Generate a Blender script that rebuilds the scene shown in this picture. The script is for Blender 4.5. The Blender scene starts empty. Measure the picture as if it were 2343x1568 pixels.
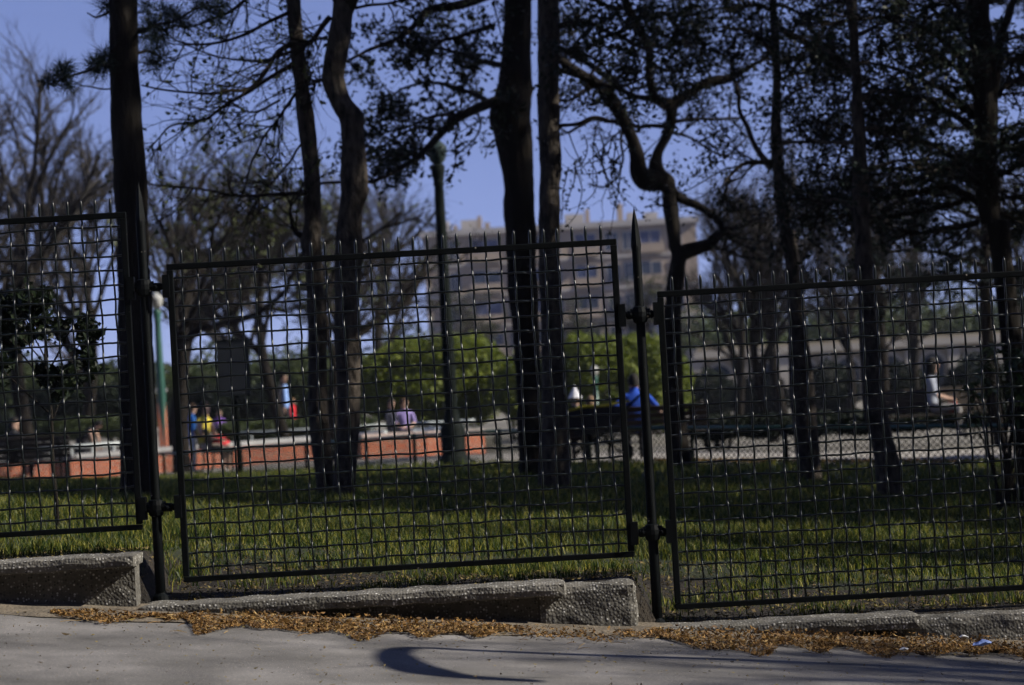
import bpy, math, random
import numpy as np
from mathutils import Matrix, Vector

rng = np.random.default_rng(11)
random.seed(11)
SC = bpy.context.scene
COL = SC.collection
rad = math.radians

# ------------------------------------------------------------------ camera, sky, sun, exposure
ZC, F, CX, CY = 1.1, 5500.0, 1171.5, 784.0
PITCH, ROLL = math.atan(96 / F), rad(3.25)
CR = Matrix.Rotation(rad(90) + PITCH, 3, 'X') @ Matrix.Rotation(-ROLL, 3, 'Z')
cam = bpy.data.cameras.new('camera')
cam.sensor_width = 36.0
cam.lens = 36.0 * F / 2343.0
cam.clip_start, cam.clip_end = 0.1, 3000
cam.dof.use_dof = True
cam.dof.focus_distance = 10.95
cam.dof.aperture_fstop = 3.6
cam_o = bpy.data.objects.new('camera', cam)
COL.objects.link(cam_o)
cam_o.matrix_world = Matrix.Translation((0, 0, ZC)) @ CR.to_4x4()
SC.camera = cam_o

SUN_EL, SUN_AZ = rad(33), rad(8.5)          # azimuth measured from +x towards the camera
LDIR = Vector((math.cos(SUN_EL) * math.cos(SUN_AZ), -math.cos(SUN_EL) * math.sin(SUN_AZ), math.sin(SUN_EL)))
world = bpy.data.worlds.new('World')
SC.world = world
world.use_nodes = True
wn = world.node_tree
wn.nodes.clear()
sky = wn.nodes.new('ShaderNodeTexSky')
sky.sky_type = 'NISHITA'
sky.sun_disc = False
sky.sun_elevation = SUN_EL
sky.sun_rotation = math.atan2(LDIR.x, LDIR.y)
sky.air_density, sky.dust_density, sky.ozone_density = 0.4, 0.0, 3.0
tint = wn.nodes.new('ShaderNodeMix')
tint.data_type, tint.blend_type = 'RGBA', 'MULTIPLY'
tint.inputs[0].default_value = 1.0
tint.inputs[7].default_value = (0.9, 0.95, 1.5, 1)     # the violet cast of the slide film
bg = wn.nodes.new('ShaderNodeBackground')
bg.inputs[1].default_value = 0.112
wo = wn.nodes.new('ShaderNodeOutputWorld')
soft = wn.nodes.new('ShaderNodeGamma')                  # the slide film flattens the sky from zenith to horizon
soft.inputs[1].default_value = 0.45
wn.links.new(sky.outputs[0], soft.inputs[0])
wn.links.new(soft.outputs[0], tint.inputs[6])
wn.links.new(tint.outputs[2], bg.inputs[0])
wn.links.new(bg.outputs[0], wo.inputs[0])

sl = bpy.data.lights.new('sun', 'SUN')
sl.energy, sl.angle, sl.color = 5.0, rad(0.53), (1.0, 0.93, 0.82)
sun = bpy.data.objects.new('sun', sl)
COL.objects.link(sun)
sun.location = (30, -5, 20)
sun.rotation_euler = LDIR.to_track_quat('Z', 'Y').to_euler()

vs = SC.view_settings
SC.display_settings.display_device = 'sRGB'
vs.view_transform, vs.look, vs.exposure, vs.gamma = 'Standard', 'None', 0.82, 1.0
vs.use_curve_mapping = False
SC.cycles.use_denoising = True
SC.cycles.use_adaptive_sampling = True
SC.cycles.adaptive_threshold = 0.025
SC.cycles.max_bounces = 4
SC.cycles.glossy_bounces = 2
SC.cycles.volume_bounces = 0
SC.cycles.diffuse_bounces = 2
SC.cycles.transparent_max_bounces = 4


def at(u, v, y):
    """point at depth y seen at (u, v) of the 2343 x 1568 view"""
    d = CR @ Vector(((u - CX) / F, -(v - CY) / F, -1.0))
    d = d * (y / d.y)
    return np.array((d.x, d.y, d.z + ZC))


def atz(u, v, zf):
    """point where the ray (u, v) meets the surface z = zf(x, y)"""
    y = 10.0
    for _ in range(60):
        p = at(u, v, y)
        d = CR @ Vector(((u - CX) / F, -(v - CY) / F, -1.0))
        s = d.z / d.y
        y = y + (zf(p[0], y) - p[2]) / (s if abs(s) > 1e-4 else -1e-4) * 0.7
        y = min(max(y, 3), 400)
    return at(u, v, y)


def px(w, y):
    return w * y / F


# ------------------------------------------------------------------ helpers
def tag(o, label=None, cat=None, group=None, kind=None):
    if label: o['label'] = label
    if cat: o['category'] = cat
    if group: o['group'] = group
    if kind: o['kind'] = kind
    return o


def empty(name, loc, label=None, cat=None, group=None):
    o = bpy.data.objects.new(name, None)
    o.empty_display_size = 0.2
    COL.objects.link(o)
    o.location = loc
    return tag(o, label, cat, group)


def mesh_from(name, V, Q, T, smooth=True):
    me = bpy.data.meshes.new(name)
    V = np.asarray(V, dtype=np.float32).reshape(-1, 3)
    Q = np.asarray(Q, dtype=np.int32).reshape(-1, 4)
    T = np.asarray(T, dtype=np.int32).reshape(-1, 3)
    me.vertices.add(len(V))
    me.vertices.foreach_set('co', V.ravel())
    nl = Q.size + T.size
    me.loops.add(nl)
    me.loops.foreach_set('vertex_index', np.concatenate([Q.ravel(), T.ravel()]))
    me.polygons.add(len(Q) + len(T))
    st = np.concatenate([np.arange(len(Q)) * 4, Q.size + np.arange(len(T)) * 3]).astype(np.int32)
    me.polygons.foreach_set('loop_start', st)
    me.polygons.foreach_set('use_smooth', np.full(len(Q) + len(T), smooth, dtype=bool))
    me.update(calc_edges=True)
    return me


class MB:
    def __init__(self):
        self.V, self.Q, self.T, self.n = [], [], [], 0

    def add(self, V, Q=None, T=None):
        V = np.asarray(V, dtype=np.float64).reshape(-1, 3)
        if Q is not None and len(Q): self.Q.append(np.asarray(Q).reshape(-1, 4) + self.n)
        if T is not None and len(T): self.T.append(np.asarray(T).reshape(-1, 3) + self.n)
        self.V.append(V)
        self.n += len(V)
        return self

    def box(self, a, b):
        (x0, y0, z0), (x1, y1, z1) = a, b
        V = [(x0, y0, z0), (x1, y0, z0), (x1, y1, z0), (x0, y1, z0), (x0, y0, z1), (x1, y0, z1), (x1, y1, z1), (x0, y1, z1)]
        return self.add(V, [(0, 3, 2, 1), (4, 5, 6, 7), (0, 1, 5, 4), (1, 2, 6, 5), (2, 3, 7, 6), (3, 0, 4, 7)])

    def obox(self, c, ax, ay, az):
        """box with centre c and half axes"""
        c, ax, ay, az = (np.asarray(q, float) for q in (c, ax, ay, az))
        V = [c + sx * ax + sy * ay + sz * az for sz in (-1, 1) for sx, sy in ((-1, -1), (1, -1), (1, 1), (-1, 1))]
        return self.add(V, [(0, 3, 2, 1), (4, 5, 6, 7), (0, 1, 5, 4), (1, 2, 6, 5), (2, 3, 7, 6), (3, 0, 4, 7)])

    def tubes(self, P, R, S=5, cap=False):
        P = np.asarray(P, float)
        R = np.asarray(R, float)
        if P.ndim == 2: P, R = P[None], R[None]
        B, N, _ = P.shape
        if B == 0: return self
        Tn = np.gradient(P, axis=1)
        Tn /= np.linalg.norm(Tn, axis=2, keepdims=True) + 1e-9
        ref = np.cross(Tn.mean(1), np.array([0.31, 0.87, 0.39]))
        bad = np.linalg.norm(ref, axis=1) < 0.05
        ref[bad] = (1, 0, 0)
        ref = ref[:, None, :]
        n1 = ref - (ref * Tn).sum(2, keepdims=True) * Tn
        n1 /= np.linalg.norm(n1, axis=2, keepdims=True) + 1e-9
        n2 = np.cross(Tn, n1)
        a = np.arange(S) * 2 * math.pi / S
        V = P[:, :, None, :] + R[:, :, None, None] * (np.cos(a)[None, None, :, None] * n1[:, :, None, :] + np.sin(a)[None, None, :, None] * n2[:, :, None, :])
        b, i, s = np.meshgrid(np.arange(B), np.arange(N - 1), np.arange(S), indexing='ij')
        base = (b * N + i) * S
        s2 = (s + 1) % S
        Q = np.stack([base + s, base + s2, base + S + s2, base + S + s], -1).reshape(-1, 4)
        T = None
        Vf = V.reshape(-1, 3)
        if cap:
            T = []
            extra = []
            for bb in range(B):
                for i0, flip in ((0, True), (N - 1, False)):
                    c = len(Vf) + len(extra)
                    extra.append(P[bb, i0])
                    o = (bb * N + i0) * S
                    for k in range(S):
                        t = (o + k, o + (k + 1) % S, c)
                        T.append(t[::-1] if flip else t)
            Vf = np.vstack([Vf, extra])
        return self.add(Vf, Q, T)

    def lathe(self, prof, c, S=16):
        """prof: list of (radius, z)"""
        c = np.asarray(c, float)
        a = np.arange(S) * 2 * math.pi / S
        V = np.concatenate([np.stack([r * np.cos(a), r * np.sin(a), np.full(S, z)], 1) for r, z in prof]) + c
        Q = [(i * S + k, i * S + (k + 1) % S, (i + 1) * S + (k + 1) % S, (i + 1) * S + k) for i in range(len(prof) - 1) for k in range(S)]
        return self.add(V, Q)

    def ellipsoid(self, c, r, S=10, N=7):
        prof = [(math.sin(math.pi * i / N), -math.cos(math.pi * i / N)) for i in range(N + 1)]
        m = MB().lathe(prof, (0, 0, 0), S)
        V = m.V[0] * np.asarray(r, float) + np.asarray(c, float)
        return self.add(V, m.Q[0])

    def build(self, name, material, parent=None, smooth=False, origin=None):
        V = np.vstack(self.V) if self.V else np.zeros((0, 3))
        Q = np.vstack(self.Q) if self.Q else np.zeros((0, 4), int)
        T = np.vstack(self.T) if self.T else np.zeros((0, 3), int)
        org = np.array(parent.location) if parent is not None and parent.parent is None else (np.array(origin) if origin is not None else np.zeros(3))
        if parent is not None and parent.parent is not None:
            org = np.array(parent.parent.location)
        me = mesh_from(name, V - org, Q, T, smooth)
        if material: me.materials.append(material)
        o = bpy.data.objects.new(name, me)
        COL.objects.link(o)
        if parent is not None:
            o.parent = parent
        elif origin is not None:
            o.location = origin
        return o


def wob(P, s=1.0, seed=0.0):
    """smooth pseudo noise of positions, -1..1"""
    x, y, z = P[..., 0] * s + seed, P[..., 1] * s + seed * 1.7, P[..., 2] * s - seed * 0.6
    return (np.sin(x * 1.7 + 2.1 * np.sin(y * 1.3 + z)) + np.sin(y * 2.3 + 1.7 * np.sin(z * 1.9 + x * 0.7)) + np.sin(z * 2.9 + 1.3 * np.sin(x * 2.2 - y))) / 3


# ------------------------------------------------------------------ materials
ALB = 0.66      # dark, contrasty materials: the exposure is set for the sunlit surfaces


def mat(name, c1, c2=None, scale=6.0, rough=0.85, bump=0.0, bscale=None, stretch=(1, 1, 1), spec=0.3, metal=0.0,
        island=None, trans=0.0, voro=None, detail=6.0, dist=0.02):
    m = bpy.data.materials.new(name)
    m.use_nodes = True
    nt = m.node_tree
    N, L = nt.nodes, nt.links
    b = N['Principled BSDF']
    b.inputs['Roughness'].default_value = rough
    b.inputs['Specular IOR Level'].default_value = spec
    b.inputs['Metallic'].default_value = metal
    k_ = ALB
    c1 = tuple(q * k_ for q in c1)
    c2 = tuple(q * k_ for q in c2) if c2 else c1
    if island: island = [tuple(q * k_ for q in c) for c in island]
    if voro: voro = (voro[0], [(pp, tuple(q * k_ for q in c)) for pp, c in voro[1]])
    tc = N.new('ShaderNodeTexCoord')
    mp = N.new('ShaderNodeMapping')
    mp.inputs['Scale'].default_value = stretch
    L.new(tc.outputs['Object'], mp.inputs['Vector'])
    no = N.new('ShaderNodeTexNoise')
    no.inputs['Scale'].default_value = scale
    no.inputs['Detail'].default_value = detail
    L.new(mp.outputs[0], no.inputs['Vector'])
    rp = N.new('ShaderNodeValToRGB')
    rp.color_ramp.elements[0].position, rp.color_ramp.elements[1].position = 0.32, 0.68
    rp.color_ramp.elements[0].color, rp.color_ramp.elements[1].color = (*c1, 1), (*c2, 1)
    L.new(no.outputs[0], rp.inputs[0])
    col = rp.outputs[0]
    if island:
        g = N.new('ShaderNodeNewGeometry')
        r2 = N.new('ShaderNodeValToRGB')
        el = r2.color_ramp.elements
        n = len(island)
        for k, c in enumerate(island):
            e = el[k] if k < 2 else el.new(k / (n - 1))
            e.position = k / (n - 1)
            e.color = (*c, 1)
        L.new(g.outputs['Random Per Island'], r2.inputs[0])
        col = r2.outputs[0]
    if voro:
        vo = N.new('ShaderNodeTexVoronoi')
        vo.inputs['Scale'].default_value = voro[0]
        L.new(mp.outputs[0], vo.inputs['Vector'])
        sp = N.new('ShaderNodeSeparateColor')
        L.new(vo.outputs['Color'], sp.inputs[0])
        r3 = N.new('ShaderNodeValToRGB')
        el = r3.color_ramp.elements
        for k, (p, c) in enumerate(voro[1]):
            e = el[k] if k < 2 else el.new(p)
            e.position, e.color = p, (*c, 1)
        L.new(sp.outputs[0], r3.inputs[0])
        # mortar between the pebbles
        r4 = N.new('ShaderNodeValToRGB')
        r4.color_ramp.elements[0].position, r4.color_ramp.elements[1].position = 0.3, 0.46
        L.new(vo.outputs['Distance'], r4.inputs[0])
        mx = N.new('ShaderNodeMix')
        mx.data_type = 'RGBA'
        L.new(r4.outputs[0], mx.inputs[0])
        L.new(r3.outputs[0], mx.inputs[6])
        L.new(col, mx.inputs[7])
        mx2 = N.new('ShaderNodeMix')
        mx2.data_type, mx2.blend_type = 'RGBA', 'MULTIPLY'
        mx2.inputs[0].default_value = 0.75
        n3 = N.new('ShaderNodeTexNoise')
        n3.inputs['Scale'].default_value = 2.2
        L.new(mp.outputs[0], n3.inputs['Vector'])
        r5 = N.new('ShaderNodeValToRGB')
        r5.color_ramp.elements[0].position, r5.color_ramp.elements[1].position = 0.3, 0.7
        r5.color_ramp.elements[0].color = (0.35, 0.35, 0.33, 1)
        L.new(n3.outputs[0], r5.inputs[0])
        L.new(mx.outputs[2], mx2.inputs[6])
        L.new(r5.outputs[0], mx2.inputs[7])
        col = mx2.outputs[2]
        bp = N.new('ShaderNodeBump')
        bp.inputs['Strength'].default_value = 0.6
        bp.inputs['Distance'].default_value = 0.006
        bp.invert = True
        L.new(vo.outputs['Distance'], bp.inputs['Height'])
        L.new(bp.outputs[0], b.inputs['Normal'])
    L.new(col, b.inputs['Base Color'])
    if bump:
        nb = N.new('ShaderNodeTexNoise')
        nb.inputs['Scale'].default_value = bscale or scale * 3
        nb.inputs['Detail'].default_value = 8
        L.new(mp.outputs[0], nb.inputs['Vector'])
        bp = N.new('ShaderNodeBump')
        bp.inputs['Strength'].default_value = bump
        bp.inputs['Distance'].default_value = dist
        L.new(nb.outputs[0], bp.inputs['Height'])
        L.new(bp.outputs[0], b.inputs['Normal'])
    if trans:
        tr = N.new('ShaderNodeBsdfTranslucent')
        L.new(col, tr.inputs[0])
        ms = N.new('ShaderNodeMixShader')
        ms.inputs[0].default_value = trans
        L.new(b.outputs[0], ms.inputs[1])
        L.new(tr.outputs[0], ms.inputs[2])
        L.new(ms.outputs[0], N['Material Output'].inputs[0])
    return m


M = {}
M['asphalt'] = mat('asphalt', (0.14, 0.134, 0.13), (0.27, 0.257, 0.246), 3.2, 0.9, 0.5, 90, dist=0.004, voro=(170.0, [(0.0, (0.12, 0.117, 0.115)), (0.6, (0.23, 0.22, 0.21)), (0.9, (0.32, 0.3, 0.28)), (1.0, (0.6, 0.52, 0.46))]))
M['dirt'] = mat('dirt', (0.12, 0.1, 0.075), (0.22, 0.18, 0.13), 9, 0.95, 0.7, 60)
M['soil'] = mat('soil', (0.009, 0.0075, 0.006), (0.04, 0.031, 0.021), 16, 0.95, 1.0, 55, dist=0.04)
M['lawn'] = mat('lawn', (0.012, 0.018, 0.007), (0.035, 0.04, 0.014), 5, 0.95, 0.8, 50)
M['grass'] = mat('grass', (0.05, 0.1, 0.02), rough=0.55, island=[(0.01, 0.026, 0.005), (0.028, 0.06, 0.008), (0.1, 0.135, 0.014), (0.4, 0.36, 0.06)], trans=0.45)
M['litter'] = mat('leaf_litter', (0.3, 0.2, 0.05), rough=0.7, island=[(0.045, 0.024, 0.010), (0.25, 0.13, 0.036), (0.38, 0.21, 0.055), (0.09, 0.045, 0.016), (0.47, 0.31, 0.11)], trans=0.2)
M['litter_dark'] = mat('old_litter', (0.2, 0.14, 0.05), rough=0.8, island=[(0.05, 0.035, 0.018), (0.16, 0.11, 0.04), (0.28, 0.22, 0.06), (0.09, 0.06, 0.03)], trans=0.15)
M['concrete'] = mat('exposed_aggregate', (0.13, 0.122, 0.105), (0.22, 0.205, 0.175), 12, 0.85, voro=(78.0, [(0.0, (0.05, 0.05, 0.048)), (0.5, (0.16, 0.155, 0.145)), (0.75, (0.36, 0.35, 0.32)), (1.0, (0.95, 0.93, 0.88))]))
M["iron"] = mat("painted_iron", (0.003, 0.004, 0.0045), (0.005, 0.007, 0.008), 18, 0.6, 0.3, 60, spec=0.06, dist=0.002)

def chipped(m, scale, lo, col):
    """small bare spots where the paint has come off"""
    N, L = m.node_tree.nodes, m.node_tree.links
    b = N['Principled BSDF']
    src = b.inputs['Base Color'].links[0].from_socket
    tc, no, rp, mx = N.new('ShaderNodeTexCoord'), N.new('ShaderNodeTexNoise'), N.new('ShaderNodeValToRGB'), N.new('ShaderNodeMix')
    no.inputs['Scale'].default_value = scale
    no.inputs['Detail'].default_value = 3
    L.new(tc.outputs['Object'], no.inputs['Vector'])
    rp.color_ramp.elements[0].position, rp.color_ramp.elements[1].position = lo, lo + .03
    L.new(no.outputs[0], rp.inputs[0])
    mx.data_type = 'RGBA'
    L.new(rp.outputs[0], mx.inputs[0])
    L.new(src, mx.inputs[6])
    mx.inputs[7].default_value = (*col, 1)
    L.new(mx.outputs[2], b.inputs['Base Color'])


chipped(M["iron"], 34.0, 0.71, (0.22, 0.2, 0.17))
M["wire"] = mat("painted_wire", (0.003, 0.006, 0.006), (0.006, 0.010, 0.010), 25, 0.28, spec=0.35)
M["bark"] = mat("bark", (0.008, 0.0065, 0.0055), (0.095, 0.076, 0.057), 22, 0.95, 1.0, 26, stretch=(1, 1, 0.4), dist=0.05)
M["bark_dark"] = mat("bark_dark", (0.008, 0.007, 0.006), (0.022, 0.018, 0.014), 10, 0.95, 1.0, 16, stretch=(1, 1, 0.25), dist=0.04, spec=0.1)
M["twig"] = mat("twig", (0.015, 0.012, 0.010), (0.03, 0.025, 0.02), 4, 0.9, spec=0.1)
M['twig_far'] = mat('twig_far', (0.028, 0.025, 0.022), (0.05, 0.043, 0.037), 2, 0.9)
M['leaf_dark'] = mat('leaf_dark', (0.02, 0.04, 0.015), rough=0.5, island=[(0.006, 0.011, 0.006), (0.01, 0.018, 0.008), (0.016, 0.026, 0.01)], trans=0.2, spec=0.15)
M['needle'] = mat('needle', (0.015, 0.035, 0.02), rough=0.6, island=[(0.006, 0.013, 0.010), (0.009, 0.02, 0.014), (0.013, 0.028, 0.017)], trans=0.15, spec=0.15)
M['bud'] = mat('bud_leaf', (0.06, 0.09, 0.03), rough=0.6, island=[(0.03, 0.04, 0.015), (0.07, 0.09, 0.02), (0.1, 0.12, 0.03)], trans=0.3)
M['spring'] = mat('spring_leaf', (0.13, 0.2, 0.03), rough=0.6, island=[(0.05, 0.075, 0.01), (0.15, 0.2, 0.022), (0.29, 0.34, 0.045)], trans=0.4)
M['hedge'] = mat('hedge_leaf', (0.05, 0.07, 0.02), rough=0.6, island=[(0.03, 0.05, 0.014), (0.055, 0.08, 0.02), (0.085, 0.11, 0.028)], trans=0.3)
M['shrub'] = mat('shrub_leaf', (0.05, 0.09, 0.02), rough=0.35, island=[(0.03, 0.055, 0.015), (0.06, 0.1, 0.02), (0.12, 0.16, 0.03)], trans=0.3, spec=0.5)
M['gravel'] = mat('path_gravel', (0.3, 0.28, 0.25), (0.4, 0.37, 0.33), 5, 0.95, 0.4, 60)
M['plaza'] = mat('plaza_ground', (0.16, 0.15, 0.12), (0.24, 0.22, 0.18), 0.6, 0.95)
M['coping'] = mat('stone_coping', (0.3, 0.3, 0.3), (0.42, 0.41, 0.4), 5, 0.8, 0.3, 40)
M['coping_pink'] = mat('pink_coping', (0.36, 0.28, 0.25), (0.45, 0.36, 0.32), 5, 0.8, 0.3, 40)
M['rail_pale'] = mat('pale_rail', (0.5, 0.56, 0.56), (0.6, 0.65, 0.64), 4, 0.5)
M['rail_green'] = mat('green_rail', (0.03, 0.12, 0.09), (0.05, 0.16, 0.12), 4, 0.4, spec=0.5)
M['lamp_green'] = mat('lamp_green', (0.02, 0.09, 0.065), (0.03, 0.11, 0.08), 9, 0.4, spec=0.5)
M['lamp_dark'] = mat('lamp_dark', (0.005, 0.008, 0.007), (0.009, 0.013, 0.011), 9, 0.7, spec=0.05)
M['opal'] = mat('opal_glass', (0.62, 0.63, 0.6), (0.7, 0.7, 0.66), 4, 0.3, spec=0.5, trans=0.35)
M['opal_dark'] = mat('smoked_glass', (0.045, 0.075, 0.07), (0.08, 0.11, 0.1), 4, 0.3, spec=0.5, trans=0.5)
M['board'] = mat('sign_back', (0.012, 0.016, 0.02), (0.018, 0.022, 0.026), 4, 0.6)
M['wood'] = mat('bench_wood', (0.03, 0.022, 0.016), (0.05, 0.036, 0.025), 8, 0.7, 0.3, 30, stretch=(0.2, 1, 1))
M['facade'] = mat('facade', (0.44, 0.35, 0.26), (0.54, 0.43, 0.32), 0.4, 0.9)
M['facade_band'] = mat('facade_band', (0.5, 0.47, 0.43), (0.58, 0.54, 0.5), 0.6, 0.9)
M['glass'] = mat('window_glass', (0.03, 0.045, 0.07), (0.05, 0.07, 0.1), 0.5, 0.12, spec=0.6)
M['shutter'] = mat('blue_blind', (0.06, 0.09, 0.19), (0.09, 0.12, 0.24), 0.6, 0.6)
M['cream'] = mat('cream_stone', (0.34, 0.29, 0.21), (0.44, 0.38, 0.28), 0.6, 0.9)
M['whitewall'] = mat('white_stone', (0.42, 0.39, 0.34), (0.52, 0.48, 0.42), 0.6, 0.9)
M['paper_blue'] = mat('paper_blue', (0.22, 0.33, 0.75), (0.3, 0.42, 0.82), 20, 0.7, trans=0.2)
M['paper'] = mat('paper_white', (0.7, 0.7, 0.72), (0.8, 0.8, 0.8), 20, 0.7)


def brick_mat():
    m = mat('brick_wall', (0.6, 0.12, 0.04), (0.74, 0.19, 0.07), 3, 0.9)
    nt = m.node_tree
    N, L = nt.nodes, nt.links
    b = N['Principled BSDF']
    src = b.inputs['Base Color'].links[0].from_socket
    br = N.new('ShaderNodeTexBrick')
    br.inputs['Scale'].default_value = 1.0
    br.inputs['Brick Width'].default_value = 0.23
    br.inputs['Row Height'].default_value = 0.075
    br.inputs['Mortar Size'].default_value = 0.01
    br.inputs['Mortar'].default_value = (0.3, 0.25, 0.2, 1)
    br.inputs['Color2'].default_value = (0.33, 0.085, 0.045, 1)
    tc = N.new('ShaderNodeTexCoord')
    sx, cb = N.new('ShaderNodeSeparateXYZ'), N.new('ShaderNodeCombineXYZ')
    L.new(tc.outputs['Object'], sx.inputs[0])
    L.new(sx.outputs[0], cb.inputs[0])
    L.new(sx.outputs[2], cb.inputs[1])
    L.new(cb.outputs[0], br.inputs['Vector'])
    L.new(src, br.inputs['Color1'])
    L.new(br.outputs[0], b.inputs['Base Color'])
    return m


M['brick'] = brick_mat()
_cm = {}


def cmat(c, rough=0.85):
    k = tuple(round(q, 3) for q in c)
    if k not in _cm:
        _cm[k] = mat('cloth_%02x%02x%02x' % tuple(int(q * 255) for q in k), tuple(q * 0.85 for q in k), tuple(min(1, q * 1.1) for q in k), 14, rough)
    return _cm[k]


# ------------------------------------------------------------------ ground
YF = 11.0                                    # plane of the fence
capA = at(316, 1268, 10.74)[2]
capB = at(1300, 1333, 10.74)[2]
capC = at(2105, 1406, 10.74)[2]
STEP = capB - capC
xAB, xBC = at(318, 1380, YF)[0], at(1468, 1430, YF)[0]
WID = xBC - xAB


def sstep(t):
    t = np.clip(t, 0, 1)
    return t * t * (3 - 2 * t)


def soil_step(x):
    x = np.asarray(x, float)
    z = np.full_like(x, capA + 2 * STEP)
    for k, s in ((-2, STEP), (-1, STEP), (0, capA - capB), (1, STEP), (2, STEP), (3, STEP)):
        z = z - s * sstep((x - (xAB + k * WID) + 0.03) / 0.09)
    return z - 0.02


def fence_plane(x):
    return capB - 0.0 - (np.asarray(x, float) - (xAB + xBC) / 2) * STEP / WID


EX = [-40, -10, -6.2, -0.8, 1.5, 4.3, 7, 30]


def edge_y(x):
    return np.interp(x, EX, [58, 50, 47.0, 34.5, 31.4, 28.9, 27.7, 22])


def edge_z(x):
    return np.interp(x, EX, [ZC - 1.5, ZC - 1.5, ZC - 1.44, ZC - 1.10, ZC - 1.12, ZC - 1.22, ZC - 1.32, ZC - 2.4])


def zg(x, y):
    x, y = np.asarray(x, float), np.asarray(y, float)
    xc = np.clip(x, -12, 12)
    n = sstep((y - 11.0) / 1.6)
    z0 = soil_step(xc) * (1 - n) + (fence_plane(xc) + 0.03) * n
    e = edge_y(x)
    t = sstep((y - 11.6) / (e - 11.6)) * 0.5 + np.clip((y - 11.6) / (e - 11.6), 0, 1) * 0.5
    z = z0 * (1 - t) + edge_z(x) * t
    f = np.clip((y - e - 4) / 26, 0, 1)
    z = z * (1 - f) + (ZC - 1.78) * f
    return z


RZ0 = at(1171, 1438, 10.7)
RSL = -0.093


def road_z(x, y=0):
    return RZ0[2] + RSL * (np.clip(x, -20, 20) - RZ0[0])


def sheet(name, X, Y, Z, material, smooth=True, **kw):
    """X, Y, Z: 2D arrays"""
    n, m = X.shape
    i, j = np.meshgrid(np.arange(n - 1), np.arange(m - 1), indexing='ij')
    a = i * m + j
    Q = np.stack([a, a + m, a + m + 1, a + 1], -1).reshape(-1, 4)
    V = np.stack([X, Y, Z], -1).reshape(-1, 3)
    # make the normals point up
    v = V[Q[0]]
    if np.cross(v[1] - v[0], v[2] - v[0])[2] < 0: Q = Q[:, ::-1]
    me = mesh_from(name, V, Q, [], smooth)
    me.materials.append(material)
    o = bpy.data.objects.new(name, me)
    COL.objects.link(o)
    return tag(o, **kw)


gx = np.unique(np.concatenate([np.linspace(-700, -40, 14), np.linspace(-40, -8, 33), np.linspace(-8, 8, 161), np.linspace(8, 40, 33), np.linspace(40, 700, 14)]))
gy = np.unique(np.concatenate([[10.90], np.linspace(10.985, 14, 25), np.linspace(14, 60, 93), np.linspace(60, 200, 30), np.linspace(200, 1200, 12)]))
X, Y = np.meshgrid(gx, gy, indexing='ij')
Z = zg(X, np.maximum(Y, 10.98))
Z += np.where(Y < 60, 0.012 * wob(np.stack([X, Y, 0 * X], -1), 2.3) + 0.006 * wob(np.stack([X, Y, 0 * X], -1), 9), 0) * sstep((Y - 11.0) / 0.4)
Z[:, 0] = np.minimum(Z[:, 0], road_z(X[:, 0]) - 0.05)
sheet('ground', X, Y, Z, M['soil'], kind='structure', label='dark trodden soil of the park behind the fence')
gx2 = np.unique(np.concatenate([np.linspace(-700, -20, 10), np.linspace(-20, 20, 161), np.linspace(20, 700, 10)]))
gy2 = np.unique(np.concatenate([np.linspace(-60, 7, 12), np.linspace(7, 10.97, 40)]))
X, Y = np.meshgrid(gx2, gy2, indexing='ij')
Z = road_z(X, Y) + 0.006 * wob(np.stack([X, Y, 0 * X], -1), 1.4)
sheet('road', X, Y, Z, M['asphalt'], kind='structure', label='worn grey asphalt road sloping past the fence')

# dirt strip along the kerb, ragged front edge
xs = np.linspace(-3.4, 3.6, 400)
t = np.linspace(0, 1, 7)
front = 10.42 + 0.09 * wob(np.stack([xs, xs * 0, xs * 0], -1), 2.2) + 0.03 * wob(np.stack([xs, xs * 0, xs * 0], -1), 11)
X = np.repeat(xs[:, None], 7, 1)
Y = front[:, None] * (1 - t) + 10.93 * t
Z = road_z(X, Y) + 0.008 + 0.02 * t[None, :] ** 2 + 0.004 * wob(np.stack([X, Y, 0 * X], -1), 9)
Z[:, 0] -= 0.004
sheet('dirt_verge', X, Y, Z, M['dirt'], kind='structure', label='strip of sandy dirt at the foot of the kerb')

# lawn sheet
xs = np.linspace(-14, 14, 281)
t = np.linspace(0, 1, 40) ** 1.5
y0 = 11.95 + 0.3 * wob(np.stack([xs, xs * 0, xs * 0], -1), 1.6)
e = edge_y(xs) - 0.25
X = np.repeat(xs[:, None], 40, 1)
Y = y0[:, None] * (1 - t) + e[:, None] * t
Z = zg(X, Y) + 0.012 + 0.012 * wob(np.stack([X, Y, 0 * X], -1), 2.3)
Z[:, 0] -= 0.04
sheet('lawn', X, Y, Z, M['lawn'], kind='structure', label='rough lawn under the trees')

# gravel path beyond the lawn, and plaza
xs = np.linspace(-40, 30, 141)
d = np.array([-0.25, 0.5, 2, 4, 6, 8.5])
X = np.repeat(xs[:, None], 6, 1)
Y = edge_y(xs)[:, None] + d[None, :]
sheet('path', X, Y, zg(X, Y) + 0.016, M['gravel'], kind='structure', label='pale gravel path beyond the lawn')
xs, d = np.linspace(-120, 120, 81), np.concatenate([np.linspace(8.6, 40, 12), np.linspace(60, 160, 6)])
X = np.repeat(xs[:, None], len(d), 1)
Y = edge_y(xs)[:, None] + d[None, :]
sheet('plaza', X, Y, zg(X, Y) + 0.012, M['plaza'], kind='structure', label='open earth plaza of the park')

# ------------------------------------------------------------------ scatter: grass and litter


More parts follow.
